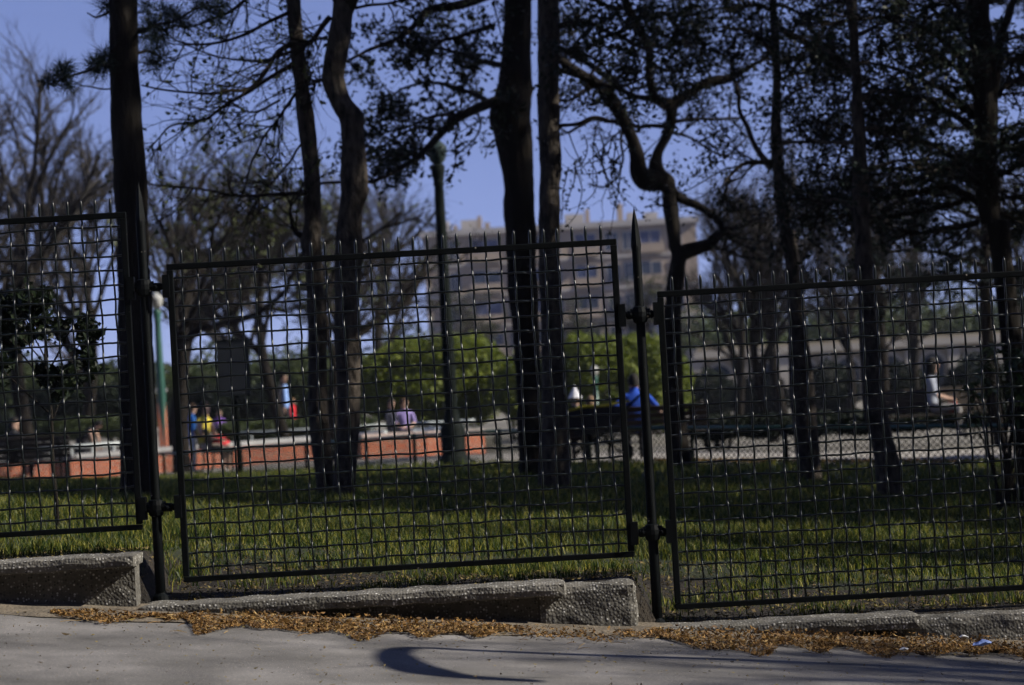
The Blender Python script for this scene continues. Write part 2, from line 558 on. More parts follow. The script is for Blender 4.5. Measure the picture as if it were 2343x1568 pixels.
def blades(P, h, w, lean=0.5):
    n = len(P)
    a = rng.uniform(0, 2 * math.pi, n)
    side = np.stack([np.cos(a), np.sin(a), 0 * a], 1)
    b = rng.uniform(0, 2 * math.pi, n)
    ln = np.stack([np.cos(b), np.sin(b), 0 * b], 1) * (rng.uniform(0.1, 1, n) * lean * h)[:, None]
    up = np.array([0, 0, 1.0]) * h[:, None]
    w = w[:, None]
    V = np.stack([P - side * w, P + side * w, P + side * w * 0.75 + ln * 0.35 + up * 0.6, P - side * w * 0.75 + ln * 0.35 + up * 0.6, P + ln + up], 1)
    i = np.arange(n)[:, None] * 5
    return V.reshape(-1, 3), i + np.array([0, 1, 2, 3]), i + np.array([3, 2, 4])


def fan(n, ya, yb, pad=0.5):
    y = rng.uniform(ya, yb, n)
    x = rng.uniform(-1, 1, n) * (1180 / F * y + pad)
    return x, y


g = MB()
for n, ya, yb, h0, w0 in ((100000, 11.06, 16, 0.08, 0.0032), (75000, 16, 24, 0.085, 0.005), (60000, 24, 48, 0.09, 0.009)):
    x, y = fan(n, ya, yb)
    p = np.stack([x, y, 0 * x], 1)
    keep = (y < edge_y(x) - 0.15)
    front = 11.75 + 0.35 * wob(p, 1.6) + 0.3 * wob(p, 5)
    keep &= (y > front) | (rng.random(n) < 0.10 + 0.5 * (wob(p, 4.2, 2) > 0.15))
    keep &= (wob(p, 1.1, 3) + 0.8 * wob(p, 3.4, 8) + rng.normal(0, 0.3, n) > -0.1 - 0.5 * sstep((y - 12.5) / 4)) | (y > 17)
    x, y = x[keep], y[keep]
    P = np.stack([x, y, zg(x, y) + 0.005], 1)
    h = h0 * rng.uniform(0.45, 1.25, len(P)) * (1 + 0.35 * wob(P, 1.9, 5)) * (0.65 + 0.35 * sstep((y - 11.6) / 2.0))
    g.add(*blades(P, h, w0 * rng.uniform(0.6, 1.2, len(P)), 0.75))
o = g.build('grass', M['grass'])
tag(o, 'green grass blades growing over the park lawn', 'grass', kind='stuff')


def flakes(P, s, flat=0.6, curl=0.3):
    """small curled leaves, 4-vert diamonds"""
    n = len(P)
    a = rng.uniform(0, 2 * math.pi, n)
    nz = np.stack([rng.normal(0, 1 - flat, n), rng.normal(0, 1 - flat, n), np.ones(n)], 1)
    nz /= np.linalg.norm(nz, axis=1, keepdims=True)
    d = np.stack([np.cos(a), np.sin(a), 0 * a], 1)
    d -= (d * nz).sum(1, keepdims=True) * nz
    d /= np.linalg.norm(d, axis=1, keepdims=True)
    e = np.cross(nz, d)
    s = np.asarray(s)[:, None]
    w = s * rng.uniform(0.3, 0.6, (n, 1))
    c = s * curl * rng.uniform(0, 1, (n, 1)) * nz
    V = np.stack([P - d * s + c, P - e * w, P + d * s + c, P + e * w], 1)
    i = np.arange(n)[:, None] * 4
    return V.reshape(-1, 3), i + np.array([0, 1, 2, 3])


def litter_band(n, u0, u1, ya, yb, pw, hpile):
    u = rng.uniform(u0, u1, n)
    edge = np.minimum(1, np.minimum(u - u0, u1 - u) / 90 + 0.15)
    t = rng.random(n) ** pw * (1 + 0.45 * wob(np.stack([u * 0.004, u * 0, u * 0], -1), 6, u0 * .01))
    x = (u - CX) / F * 10.7
    x = x + 0.0
    y = yb - (yb - ya) * t * edge * (1 + 0.25 * wob(np.stack([x, x * 0, x * 0], -1), 4))
    z = road_z(x, y) + 0.012 + hpile * (1 - t) * rng.random(n) * edge + 0.02 * sstep((y - 10.4) / 0.5)
    return np.stack([x, y, z], 1)


l = MB()
for n, u0, u1, ya, yb, pw, hp in ((6500, 390, 1130, 10.12, 10.62, 0.75, 0.03), (900, 100, 330, 10.25, 10.6, 0.8, 0.012), (7800, 1450, 2420, 10.12, 10.64, 0.75, 0.035), (420, 330, 420, 10.3, 10.6, 0.8, 0.01), (700, 1100, 1480, 10.25, 10.62, 0.9, 0.008)):
    P = litter_band(n, u0, u1, ya, yb, pw, hp)
    l.add(*flakes(P, 0.0055 + 0.012 * rng.random(len(P)) ** 1.8, 0.4, 0.6))
P = litter_band(160, 120, 2400, 9.9, 10.62, 0.9, .02)
for q in P:
    a_, L_ = random.uniform(0, 6.28), random.uniform(.01, .045)
    d_ = np.array([math.cos(a_), math.sin(a_), random.uniform(-.1, .2)]) * L_
    l.tubes(np.array([q - d_, q + np.array([0, 0, .004]), q + d_]), np.array([.0012, .0016, .0008]), 4)
o = l.build('leaf_litter', M['litter'])
tag(o, 'drift of fallen brown leaves against the kerb', 'leaves', kind='stuff')
l = MB()
x = rng.uniform(-2.6, 2.6, 1300)
y = 10.55 - rng.random(1300) ** 1.25 * 2.4
l.add(*flakes(np.stack([x, y, road_z(x, y) + 0.012], 1), rng.uniform(0.003, 0.011, 1300) * (1 + (rng.random(1300) > .97)), 0.7, 0.5))
o = l.build('scattered_debris', M['litter_dark'])
tag(o, 'scattered leaf scraps lying on the asphalt', 'leaves', kind='stuff')
l = MB()
n = 9500
x = rng.uniform(-2.8, 2.9, n)
y = 11.0 + rng.random(n) ** 1.6 * 1.9
l.add(*flakes(np.stack([x, y, zg(x, y) + 0.014], 1), rng.uniform(0.006, 0.016, n), 0.55, 0.5))
o = l.build('soil_litter', M['litter_dark'])
tag(o, 'old leaf scraps on the soil behind the kerb', 'leaves', kind='stuff')

# ------------------------------------------------------------------ kerb walls


def rough_box(a, b, res=0.05, amp=0.004, seed=0.0, chamfer=0.006):
    """a worn stone block: subdivided, edges knocked back, faces slightly uneven"""
    a, b = np.array(a, float), np.array(b, float)
    n = np.maximum(2, np.minimum(60, np.round((b - a) / res))).astype(int)
    m = MB()
    c, hs = (a + b) / 2, (b - a) / 2
    for ax in range(3):
        u, w = (ax + 1) % 3, (ax + 2) % 3
        for s in (-1, 1):
            i, j = np.meshgrid(np.linspace(-1, 1, n[u] + 1), np.linspace(-1, 1, n[w] + 1), indexing='ij')
            P = np.zeros(i.shape + (3,))
            P[..., ax], P[..., u], P[..., w] = s, i, j
            W = c + P * hs
            near = np.sort(hs * (1 - np.abs(P)), axis=-1)      # distance to the faces
            k = np.clip(1 - near[..., 1] / chamfer, 0, 1)
            W = W - (P * (np.abs(P) > 0.97)) * (k * chamfer * 0.5)[..., None]
            W = W + amp * np.stack([wob(W, 14, seed), wob(W, 13, seed + 4), wob(W, 15, seed + 9)], -1)
            nn, mm = i.shape
            ii, jj = np.meshgrid(np.arange(nn - 1), np.arange(mm - 1), indexing='ij')
            q = ii * mm + jj
            Q = np.stack([q, q + mm, q + mm + 1, q + 1], -1).reshape(-1, 4)
            if s < 0: Q = Q[:, ::-1]
            m.add(W.reshape(-1, 3), Q)
    return m


def xu(u, v=1400, y=10.74):
    return at(u, v, y)[0]


def kerb(label, xa, xb, ztop, x_cap_end, zb, block_drop, seed, xcap0=None):
    e = empty('kerb_wall', ((xa + xb) / 2, 10.85, ztop), label, 'kerb', 'stepped kerb walls under the fence')
    th = 0.062
    if x_cap_end > xa + 0.1:
        rough_box((xa + 0.03, 10.845, zb - 0.3), (min(x_cap_end - 0.02, xb), 10.985, ztop - th + 0.004), 0.06, 0.004, seed).build('wall', M['concrete'], e)
        rough_box((xcap0 or xa, 10.73, ztop - th), (x_cap_end, 10.99, ztop), 0.03, 0.006, seed + 2, 0.012).build('coping', M['concrete'], e)
    if xb > x_cap_end + 0.1:
        rough_box((x_cap_end - 0.13, 10.80, zb - 0.3), (xb, 10.98, ztop - block_drop), 0.035, 0.008, seed + 5, 0.02).build('end_block', M['concrete'], e)
    return e


xA1 = xu(316)
kerb('high kerb wall with dark pebbled coping at the uphill fence panel', xA1 - WID, xA1, capA, xA1, road_z(xA1), 0.0, 1.0)
xB1 = xu(1461)
kerb('kerb wall with overhanging pebbled slab and bare end block', xA1 + 0.004, xB1, capB, xu(1299), road_z(xB1), 0.018, 7.0)
kerb('low kerb wall whose broken slab sinks into fallen leaves', xu(1473), xu(1473) + WID - 0.03, capC, xu(2106), road_z(xu(2343)), 0.022, 13.0)

# scraps of paper
for (u, v, s, mk, lb) in ((2248, 1477, 0.05, 'paper_blue', 'crumpled blue paper scrap on the fallen leaves'), (2206, 1459, 0.022, 'paper', 'small white paper scrap beside the blue one'),
                          (2068, 1487, 0.022, 'paper', 'flat pale scrap at the front of the leaf drift')):
    p = atz(u, v, lambda x, y: road_z(x) + 0.05)
    a = np.linspace(0, 2 * math.pi, 10)[:-1]
    m = MB()
    ring = np.stack([s * np.cos(a) * rng.uniform(0.7, 1.1, 9), s * 0.8 * np.sin(a) * rng.uniform(0.7, 1.1, 9), rng.uniform(0, s * 0.4, 9)], 1)
    ring2 = ring * 0.45 + np.array([0, 0, s * 0.25]) + rng.normal(0, s * 0.1, (9, 3))
    V = np.vstack([ring, ring2, [[0, 0, s * 0.55]], [[0, 0, -0.004]]]) + p
    Q = [(k, (k + 1) % 9, 9 + (k + 1) % 9, 9 + k) for k in range(9)]
    T = [(9 + k, 9 + (k + 1) % 9, 18) for k in range(9)] + [((k + 1) % 9, k, 19) for k in range(9)]
    tag(m.add(V, Q, T).build('paper_scrap', M[mk], origin=tuple(p)), lb, 'paper')

# ------------------------------------------------------------------ fence
CELL = px(33.2, YF)
IR, WI = M['iron'], M['wire']


def wire_mesh(name, length, phase, vert, seed):
    r = np.random.default_rng(seed)
    n = int(length / CELL * 8)
    s = np.linspace(0, length, n)
    w = 0.0062 * (np.sin(math.pi * s / CELL + phase) + 0.22 * np.sin(3 * (math.pi * s / CELL + phase)))
    j = 0.0022 * np.sin(s * 9 + seed) + 0.0016 * np.sin(s * 31 + seed * 2) + r.normal(0, 0.0005, n)
    rad_ = np.full(n, 0.005)
    if vert:
        P = np.stack([j, w, s], 1)
        ext = np.array([[j[-1], 0, length + d] for d in (0.012, 0.04, 0.062, 0.074)])
        P = np.vstack([P, ext])
        rad_ = np.concatenate([rad_, [0.0072, 0.0078, 0.006, 0.001]])
    else:
        P = np.stack([s, w, j], 1)
    m = MB().tubes(P, rad_, 6, cap=True)
    return mesh_from(name, np.vstack(m.V), np.vstack(m.Q), np.vstack(m.T), True)


def link(name, me, loc, parent, material=None):
    o = bpy.data.objects.new(name, me)
    if material and not me.materials: me.materials.append(material)
    COL.objects.link(o)
    o.parent = parent
    o.location = loc
    return o


PW, PH = 0, 0
tl, brr = at(381, 605, YF), at(1452, 1275, YF)
PW, PH = brr[0] - tl[0], tl[2] - brr[2]
BAR = px(14, YF)
NV, NH = int(round((PW - BAR) / CELL)) - 1, int(round((PH - BAR) / CELL)) - 1
vw = [wire_mesh('wire_v', PH - BAR * 0.6, p, True, s) for p, s in ((0, 1), (math.pi, 2), (0, 3), (math.pi, 4), (0, 5), (math.pi, 6))]
hw = [wire_mesh('wire_h', PW - BAR * 0.6, p, False, s) for p, s in ((math.pi / 2, 11), (-math.pi / 2, 12), (math.pi / 2, 13), (-math.pi / 2, 14))]


def rail(name, a, b, half, parent):
    a, b = np.array(a), np.array(b)
    c, d = (a + b) / 2, (b - a) / 2
    L = np.linalg.norm(d)
    t = d / L
    s = np.array([0, 1, 0])
    n = np.cross(t, s)
    m = MB().obox(c, d, s * half * 0.8, n * half)
    o = m.build(name, IR, parent)
    bv = o.modifiers.new('bevel', 'BEVEL')
    bv.width, bv.segments = 0.004, 2
    return o


def panel(x0, z1, label, hinges, tilt=0.0):
    e = empty('mesh_fence', (x0 + PW / 2, YF, z1 - PH), label, 'fence', 'mesh panels of the park fence')
    x1, z0, h = x0 + PW, z1 - PH, BAR / 2
    rail('top_rail', (x0, YF, z1 - h), (x1, YF, z1 - h), h, e)
    rail('bottom_rail', (x0, YF, z0 + h), (x1, YF, z0 + h), h * 0.9, e)
    rail('stile', (x0 + h, YF, z0 + 2 * h), (x0 + h, YF, z1 - 2 * h), h * 1.05, e)
    rail('stile', (x1 - h, YF, z0 + 2 * h), (x1 - h, YF, z1 - 2 * h), h * 1.05, e)
    off = (PW - (NV - 1) * CELL) / 2
    for k in range(NV):
        link('wire', vw[k % 6], (x0 + off + k * CELL - (x0 + PW / 2) + random.uniform(-0.003, 0.003), random.uniform(-0.001, 0.001), h * 0.8), e, WI)
    off = (PH - (NH - 1) * CELL) / 2
    for k in range(NH):
        link('wire', hw[k % 4], (-PW / 2 + h * 0.6, 0, off + k * CELL + random.uniform(-0.003, 0.003)), e, WI)
    for s, z in hinges:
        xx = x0 + (0.0 if s < 0 else PW)
        MB().box((xx - 0.010 - (0.012 if s < 0 else 0.0), YF - 0.022, z - 0.052), (xx + 0.010 + (0.012 if s > 0 else 0.0), YF + 0.022, z + 0.052)).build('hinge_plate', IR, e)
    return e


def post(base_uv, tip_uv, label, colv, arms):
    b, tp = at(*base_uv, YF + 0.01), at(*tip_uv, YF + 0.01)
    e = empty('fence_post', (b[0], YF + 0.01, b[2]), label, 'fence post', 'iron posts of the park fence')
    x, y, z0, z1 = b[0], YF + 0.01, b[2] - 0.15, tp[2]
    r = px(10.5, YF)
    m = MB()
    m.lathe([(0, z0), (r * 1.1, z0), (r * 1.08, z0 + 0.5), (r, z1 - 0.62), (r * 0.98, z1 - 0.19), (r * 0.92, z1 - 0.18)], (x, y, 0), 18)
    m.build('shaft', IR, e, smooth=True)
    m = MB().lathe([(r * 0.9, z1 - 0.22), (r * 1.12, z1 - 0.18), (r * 0.62, z1 - 0.075), (0.0, z1)], (x, y, 0), 4)
    m.build('spear_point', IR, e)
    MB().lathe([(0, b[2] - 0.02), (r * 1.9, b[2] - 0.02), (r * 1.7, b[2] + 0.006), (r * 1.15, b[2] + 0.016), (r * 1.1, b[2] + 0.02)], (x, y, 0), 14).build('base_plate', IR, e)
    for (zc, xl, xr) in arms:
        m = MB().lathe([(r, zc - 0.042), (r * 1.5, zc - 0.034), (r * 1.85, zc - .01), (r * 1.85, zc + .012), (r * 1.5, zc + 0.034), (r, zc + 0.04)], (x, y, 0), 14)
        for xe, sg in ((xl, -1), (xr, 1)):
            if xe is None: continue
            L = abs(xe - x)
            P = np.array([[x + sg * q, y - 0.004, zc + dz] for q, dz in ((r * 0.6, 0.004), (r * 2.0, 0.004), (r * 2.05, 0), (L * 0.66, -0.001), (L * 0.7, 0), (L * 0.8, 0), (L * 0.83, 0), (L + 0.012, 0))])
            m.tubes(P, np.array([0.024, 0.024, 0.02, 0.02, 0.016, 0.016, 0.011, 0.011]), 10, cap=True)
            # bolt heads
            m.ellipsoid((x + sg * L * 0.5, y - 0.026, zc), (0.009, 0.006, 0.009), 8, 5)
        m.build('clamp_collar', IR, e, smooth=False)
    return e


p2x, p2z = tl[0], tl[2]
p1 = at(288, 485, YF)
p3 = at(1503, 667, YF)
p1x, p1z = p1[0] - PW, p1[2]
p3x, p3z = p3[0], p3[2]
zu, zl = at(1462, 720, YF)[2], at(1495, 1218, YF)[2]        # collar heights on the right hand post
zu0, zl0 = at(352, 657, YF)[2], at(362, 1162, YF)[2]        # and on the other
panel(p1x, p1z, 'uphill mesh fence panel crossed by dark holly leaves', [(1, zu0), (1, zl0)])
panel(p2x, p2z, 'middle mesh fence panel between the two iron posts', [(-1, zu0), (-1, zl0), (1, zu), (1, zl)])
panel(p3x, p3z, 'downhill mesh fence panel above the broken low slab', [(-1, zu), (-1, zl)])
post((1505, 1424), (1449, 472), 'black iron fence post with bare spear point', 0, [(zu, p2x + PW, p3x), (zl, p2x + PW, p3x)])
post((368, 1366), (322, 415), 'black iron fence post in front of the thick dark trunk', 0, [(zu0, p1x + PW, p2x), (zl0, p1x + PW, p2x)])
# ------------------------------------------------------------------ trees


def smooth_path(pts, n):
    """Catmull-Rom resample of control points (k, d) to n points"""
    pts = np.asarray(pts, float)
    k = len(pts)
    if k == 2: return pts[0] + np.linspace(0, 1, n)[:, None] * (pts[1] - pts[0])
    ext = np.vstack([2 * pts[0] - pts[1], pts, 2 * pts[-1] - pts[-2]])
    t = np.linspace(0, k - 1 - 1e-6, n)
    i = t.astype(int)
    f = (t - i)[:, None]
    a, b, c, d = ext[i], ext[i + 1], ext[i + 2], ext[i + 3]
    return 0.5 * (2 * b + (c - a) * f + (2 * a - 5 * b + 4 * c - d) * f ** 2 + (3 * b - a - 3 * c + d) * f ** 3)


def unit(v):
    return v / (np.linalg.norm(v, axis=-1, keepdims=True) + 1e-9)


def spawn(P, R, m, length, r0, spread=0.9, up=0.1, wig=0.25, N=5, tmin=0.15, droop=0.0, tpow=1.0, lvar=0.5):
    """P (B,N0,3), R (B,N0): m children per branch -> (B*m,N,3), radii"""
    B, N0, _ = P.shape
    idx = np.repeat(np.arange(B), m)
    n = len(idx)
    t = (tmin + (1 - tmin) * rng.random(n) ** tpow) * (N0 - 1) * 0.999
    i = t.astype(int)
    f = (t - i)[:, None]
    p0 = P[idx, i] * (1 - f) + P[idx, i + 1] * f
    tan = unit(P[idx, i + 1] - P[idx, i])
    rr = R[idx, i]
    rv = rng.normal(0, 1, (n, 3))
    rv -= (rv * tan).sum(1, keepdims=True) * tan
    rv = unit(rv)
    sp = spread * rng.uniform(0.6, 1.3, (n, 1))
    d = unit(tan * np.cos(sp) + rv * np.sin(sp) + np.array([0, 0, up]))
    L = length * rng.uniform(1 - lvar, 1 + lvar * 0.4, n)[:, None] * (1.1 - 0.5 * (t / N0))[:, None]
    seg = L / (N - 1)
    pts = [p0]
    for k in range(N - 1):
        d = unit(d + rng.normal(0, wig, (n, 3)) + np.array([0, 0, -droop]))
        pts.append(pts[-1] + d * seg)
    Pn = np.stack(pts, 1)
    r_ = np.minimum(rr * 0.7, r0)[:, None] * np.linspace(1, 0.35, N)[None, :]
    return Pn, r_


def leaf_cards(P, size, flat=0.0, ratio=0.5):
    n = len(P)
    nz = rng.normal(0, 1, (n, 3))
    nz[:, 2] += flat * 3
    nz = unit(nz)
    d = unit(np.cross(nz, rng.normal(0, 1, (n, 3))))
    e = np.cross(nz, d)
    s = (size * rng.uniform(0.6, 1.25, n))[:, None]
    w = s * ratio
    V = np.stack([P - d * s, P - e * w - d * s * 0.1, P + d * s, P + e * w - d * s * 0.1], 1)
    # a fold along the middle gives the leaf body
    V[:, 1] += nz * s * 0.18
    V[:, 3] += nz * s * 0.18
    i = np.arange(n)[:, None] * 4
    return V.reshape(-1, 3), i + np.array([0, 1, 2, 3])


def on_twigs(P, per, jit):
    B, N, _ = P.shape
    n = int(B * per)
    if n == 0: return np.zeros((0, 3))
    b = rng.integers(0, B, n)
    t = rng.uniform(0.25, 0.999, n) * (N - 1)
    i = t.astype(int)
    f = (t - i)[:, None]
    return P[b, i] * (1 - f) + P[b, i + 1] * f + rng.normal(0, jit, (n, 3))


def trunk_mesh(m, prof, y, ytop=None, seed=0.0, S=18, gnarl=0.05):
    """prof: (v, left u, right u) rows from the top down; solid trunk with uneven bark relief"""
    prof = sorted(prof, key=lambda r: -r[0])
    C, Rr = [], []
    n = len(prof)
    for k, (v, a, b) in enumerate(prof):
        yy = y if ytop is None else y + (ytop - y) * k / (n - 1)
        C.append(at((a + b) / 2, v, yy))
        Rr.append(px(b - a, yy) / 2)
    base = C[0].copy()
    zb = float(zg(base[0], base[1]))
    C.insert(0, np.array([base[0], base[1], min(zb - 0.15, base[2] - 0.1)]))
    Rr.insert(0, Rr[0] * 1.18)
    Q = np.hstack([np.array(C), np.array(Rr)[:, None]])
    N = 90
    W = smooth_path(Q, N)
    Pp, R = W[:, :3], np.maximum(W[:, 3], 0.01)
    a = np.arange(S) * 2 * math.pi / S
    V = Pp[:, None, :] + R[:, None, None] * np.stack([np.cos(a), np.sin(a), 0 * a], -1)[None]
    dirs = np.stack([np.cos(a), np.sin(a), 0 * a], -1)[None]
    st = V * np.array([1, 1, 0.45])
    disp = gnarl * (0.5 * wob(st, 9, seed) + 0.35 * wob(st, 24, seed + 3) + 0.3 * wob(V, 4, seed + 6))
    V = V + dirs * (disp * R[:, None] * 2.0)[..., None]
    i, s = np.meshgrid(np.arange(N - 1), np.arange(S), indexing='ij')
    q = i * S + s
    s2 = (s + 1) % S
    Qd = np.stack([q, i * S + s2, (i + 1) * S + s2, q + S], -1).reshape(-1, 4)
    m.add(V.reshape(-1, 3), Qd)
    return Pp, R


def limb(m, rows, y, S=8, n=28, wig=0.01):
    """rows: (u, v, dy, width px)"""
    Q = np.array([list(at(u, v, y + dy)) + [px(w, y + dy) / 2] for u, v, dy, w in rows])
    W = smooth_path(Q, n)
    P = W[:, :3] + wig * np.stack([wob(W[:, :3], 5, 1), wob(W[:, :3], 5, 2), wob(W[:, :3], 5, 3)], -1)
    R = np.maximum(W[:, 3], 0.003)
    m.tubes(P, R, S)
    return P, R


def resamp(P, R, n):
    i = np.linspace(0, len(P) - 1, n).astype(int)
    return P[i][None], R[i][None]


class Tree:
    def __init__(self, name, label, base, bark='bark', group=None, cat='tree'):
        self.e = empty(name, tuple(base), label, cat, group)
        self.t, self.b, self.l, self.k = MB(), MB(), MB(), bark
        self.leafmat = 'leaf_dark'

    def twigs(self, PR, m1, l1, m2, l2, leaf=0, size=0.05, spread=0.9, up=0.1, wig=0.25, droop=0.0, flat=0.0, r1=0.012, r2=0.005, jit=0.05, tmin=0.1, ratio=0.5, m3=0, l3=0.2):
        P, R = PR
        if P.ndim == 2: P, R = resamp(P, R, 10)
        A, RA = spawn(P, R, m1, l1, r1, spread, up, wig, 6, tmin, droop)
        self.b.tubes(A, RA, 4)
        B, RB = spawn(A, RA, m2, l2, r2, spread, up, wig, 5, 0.15, droop)
        self.b.tubes(B, RB, 3)
        ends = B
        if m3:
            C, RC = spawn(B, RB, m3, l3, r2 * 0.7, spread, up, wig, 4, 0.2, droop)
            self.b.tubes(C, RC, 3)
            ends = C
        if leaf:
            p = on_twigs(ends, leaf, jit)
            self.l.add(*leaf_cards(p, size, flat, ratio))
        return A, RA

    def done(self, twig='twig'):
        self.t.build('trunk', M[self.k], self.e, smooth=True)
        if self.b.n: self.b.build('branches', M[twig], self.e, smooth=True)['kind'] = 'stuff'
        if self.l.n:
            o = self.l.build('foliage', M[self.leafmat], self.e)
            o['kind'] = 'stuff'
        return self.e


def gz(u, v, y):
    p = at(u, v, y)
    return (p[0], p[1], float(zg(p[0], p[1])))


NG = 'trees standing on the lawn behind the fence'
c2 = lambda x, y: (570 + x * .3231, y * .3231)          # zoomed crop -> view coordinates


# --- pine with the thick dark trunk
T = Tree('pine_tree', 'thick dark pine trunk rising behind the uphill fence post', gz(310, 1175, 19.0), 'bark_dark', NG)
y = 19.0
P, R = trunk_mesh(T.t, [(-420, 262, 300), (-120, 252, 312), (0, 251, 315), (120, 250, 317), (252, 254, 323), (388, 258, 334), (507, 267, 339), (600, 268, 342), (702, 271, 347), (850, 272, 352), (950, 274, 356), (1080, 275, 360), (1180, 272, 366)], y, seed=1, gnarl=0.06)
T.leafmat = 'needle'


def tuft(tr, c, n=150, L=0.17):
    """long pine needles radiating from a shoot"""
    c = np.asarray(c)
    d = rng.normal(0, 1, (n, 3))
    d[:, 2] += 0.4
    d = unit(d)
    st = c + d * 0.02 + rng.normal(0, 0.02, (n, 3))
    en = st + d * (L * rng.uniform(0.6, 1.1, n))[:, None] + np.array([0, 0, -0.03]) * rng.random((n, 1))
    sd = unit(np.cross(d, rng.normal(0, 1, (n, 3)))) * 0.0035
    V = np.stack([st - sd, st + sd, en], 1).reshape(-1, 3)
    tr.l.add(V, None, np.arange(n * 3).reshape(-1, 3))


for rows in ([(268, 160, 0, 10), (235, 148, -0.2, 8), (190, 165, -0.4, 6), (150, 178, -0.6, 5), (110, 195, -0.7, 3)],
             [(315, 70, 0, 12), (350, 62, -0.2, 9), (400, 45, -0.4, 7), (450, 20, -0.6, 5), (510, 15, -0.7, 4)],
             [(318, 120, 0, 9), (345, 118, 0.1, 7), (370, 135, 0.2, 4)], [(255, 20, 0, 8), (225, 40, 0.3, 5), (200, 30, 0.4, 3)],
             [(262, 205, 0, 4), (215, 200, 0.2, 4), (185, 196, 0.3, 3)]):
    limb(T.b, rows, y)
for u, v, dy in ((150, 160, -.5), (155, 195, -.6), (140, 172, -.7), (215, 150, -.3), (238, 128, -.1), (246, 150, -.1), (228, 160, -.2), (110, 190, -.7), (345, 60, -.2), (370, 78, -.3), (352, 110, .1), (372, 132, .2), (400, 40, -.4), (425, 55, -.5), (455, 15, -.6),
                 (480, 25, -.6), (505, 15, -.7), (500, 45, -.7), (335, 75, 0), (350, 150, 0), (245, 15, 0.1), (335, 20, 0), (378, 30, -.2)):
    tuft(T, at(u, v, y + dy), 150, 0.15)
for k in range(260):                                      # crown above the picture
    a, zz = random.uniform(0, 6.28), random.uniform(0.4, 4.5)
    rr = (5.2 - zz) * random.uniform(0.2, 0.55)
    c = at(285, -60, y) + np.array([rr * math.cos(a), rr * math.sin(a), zz])
    tuft(T, c, 60, 0.22)
for k in range(14):
    a, zz = random.uniform(0, 6.28), random.uniform(0.2, 3.8)
    c = at(285, -60, y)
    rr = (5.2 - zz) * 0.5
    T.b.tubes(np.array([c + np.array([0, 0, zz * 0.8]), c + np.array([rr * .5 * math.cos(a), rr * .5 * math.sin(a), zz]), c + np.array([rr * math.cos(a), rr * math.sin(a), zz])]), np.array([0.03, 0.02, 0.006]), 4)
T.t.tubes(np.array([P[-1], at(285, -60, y) + np.array([0, 0, 5.0])]), np.array([R[-1], 0.02]), 8)
T.done()

# --- twin stemmed tree: straight stem and crooked stem
T = Tree('twin_stem_tree', 'twin stemmed tree, one stem straight and one crooked like an elbow', gz(775, 1165, 20.3), 'bark', NG)
y = 20.3
P2, R2 = trunk_mesh(T.t, [(-350, 640, 668), (0, 655, 688), (97, 662, 696), (194, 673, 707), (291, 681, 722), (388, 694, 731), (462, 693, 736), (500, 697, 735), (556, 688, 735), (590, 695, 737), (669, 701, 741), (798, 704, 747), (947, 706, 752), (1060, 717, 762), (1160, 730, 770)], y + 0.25, seed=5)
pr = []
for yy, a, b in ((-300, 600, 730), (0, 590, 745), (150, 572, 730), (300, 550, 715), (500, 515, 680), (570, 510, 675), (700, 560, 720), (800, 612, 810), (850, 640, 820), (1000, 655, 820), (1250, 650, 840), (1300, 645, 848), (1400, 640, 840)):
    pr.append((yy * .3231, 570 + a * .3231, 570 + b * .3231))
for yy, a, b in ((150, 625, 800), (400, 605, 805), (500, 605, 800), (700, 605, 785), (1000, 606, 790), (1300, 615, 790), (1560, 625, 790)):
    pr.append((443 + yy * .3231, 570 + a * .3231, 570 + b * .3231))
pr += [(1060, 764, 816), (1165, 758, 812)]
P3, R3 = trunk_mesh(T.t, pr, y, seed=9, gnarl=0.07)
T.leafmat = 'bud'
bare = []
for rows in ([(668, 100, .2, 14), (633, 126, 0, 12), (575, 200, -.3, 10), (517, 210, -.5, 8), (436, 213, -.8, 6), (323, 195, -1.2, 4)],
             [(668, 150, .2, 12), (633, 171, .2, 10), (517, 239, .4, 8), (465, 275, .5, 7), (397, 288, .6, 5), (365, 317, .6, 4), (336, 346, .7, 3)],
             [(660, 30, .2, 10), (633, 42, 0, 9), (517, 94, -.3, 7), (420, 97, -.6, 5), (360, 60, -.8, 3)],
             [(664, 120, .2, 8), (600, 138, .5, 7), (517, 134, .9, 5), (436, 107, 1.2, 4), (380, 100, 1.4, 3)],
             [(675, 215, .2, 8), (633, 278, .3, 6), (598, 323, .4, 5), (575, 381, .5, 5), (559, 430, .5, 4), (540, 470, .6, 3)],
             [(700, 440, .2, 12), (633, 446, .1, 9), (546, 446, 0, 7), (430, 430, -.3, 5), (340, 420, -.5, 3)],
             [(690, 330, .2, 6), (640, 400, .6, 5), (600, 440, .8, 4), (560, 500, .9, 3)],
             [(690, 540, .2, 16), (675, 530, .2, 10), (665, 480, .2, 6), (672, 440, .2, 5)],
             [(755, 40, 0, 14), (720, 85, .1, 11), (700, 100, .2, 9)], [(745, 85, 0, 6), (705, 95, .1, 5)], [(738, 180, 0, 6), (715, 195, .1, 5)],
             [(640, 230, .3, 6), (575, 260, .6, 5), (530, 235, .8, 4), (470, 230, 1.0, 3)],
             [(655, -60, .2, 14), (600, -30, 0, 10), (520, 30, -.3, 8), (440, 60, -.5, 5), (380, 55, -.6, 3)],
             [(800, 20, 0, 8), (861, 12, .3, 7), (919, 0, .5, 6), (990, -30, .7, 5)]):
    q = limb(T.b, rows, y)
    bare.append(resamp(*q, 10))
BP, BR = np.concatenate([q[0] for q in bare]), np.concatenate([q[1] for q in bare])
T.twigs((BP, BR), 13, 0.85, 6, 0.34, 1.2, 0.026, spread=0.75, up=-0.03, wig=0.22, r1=0.007, r2=0.0035, jit=0.02, ratio=0.6)
up_ = []
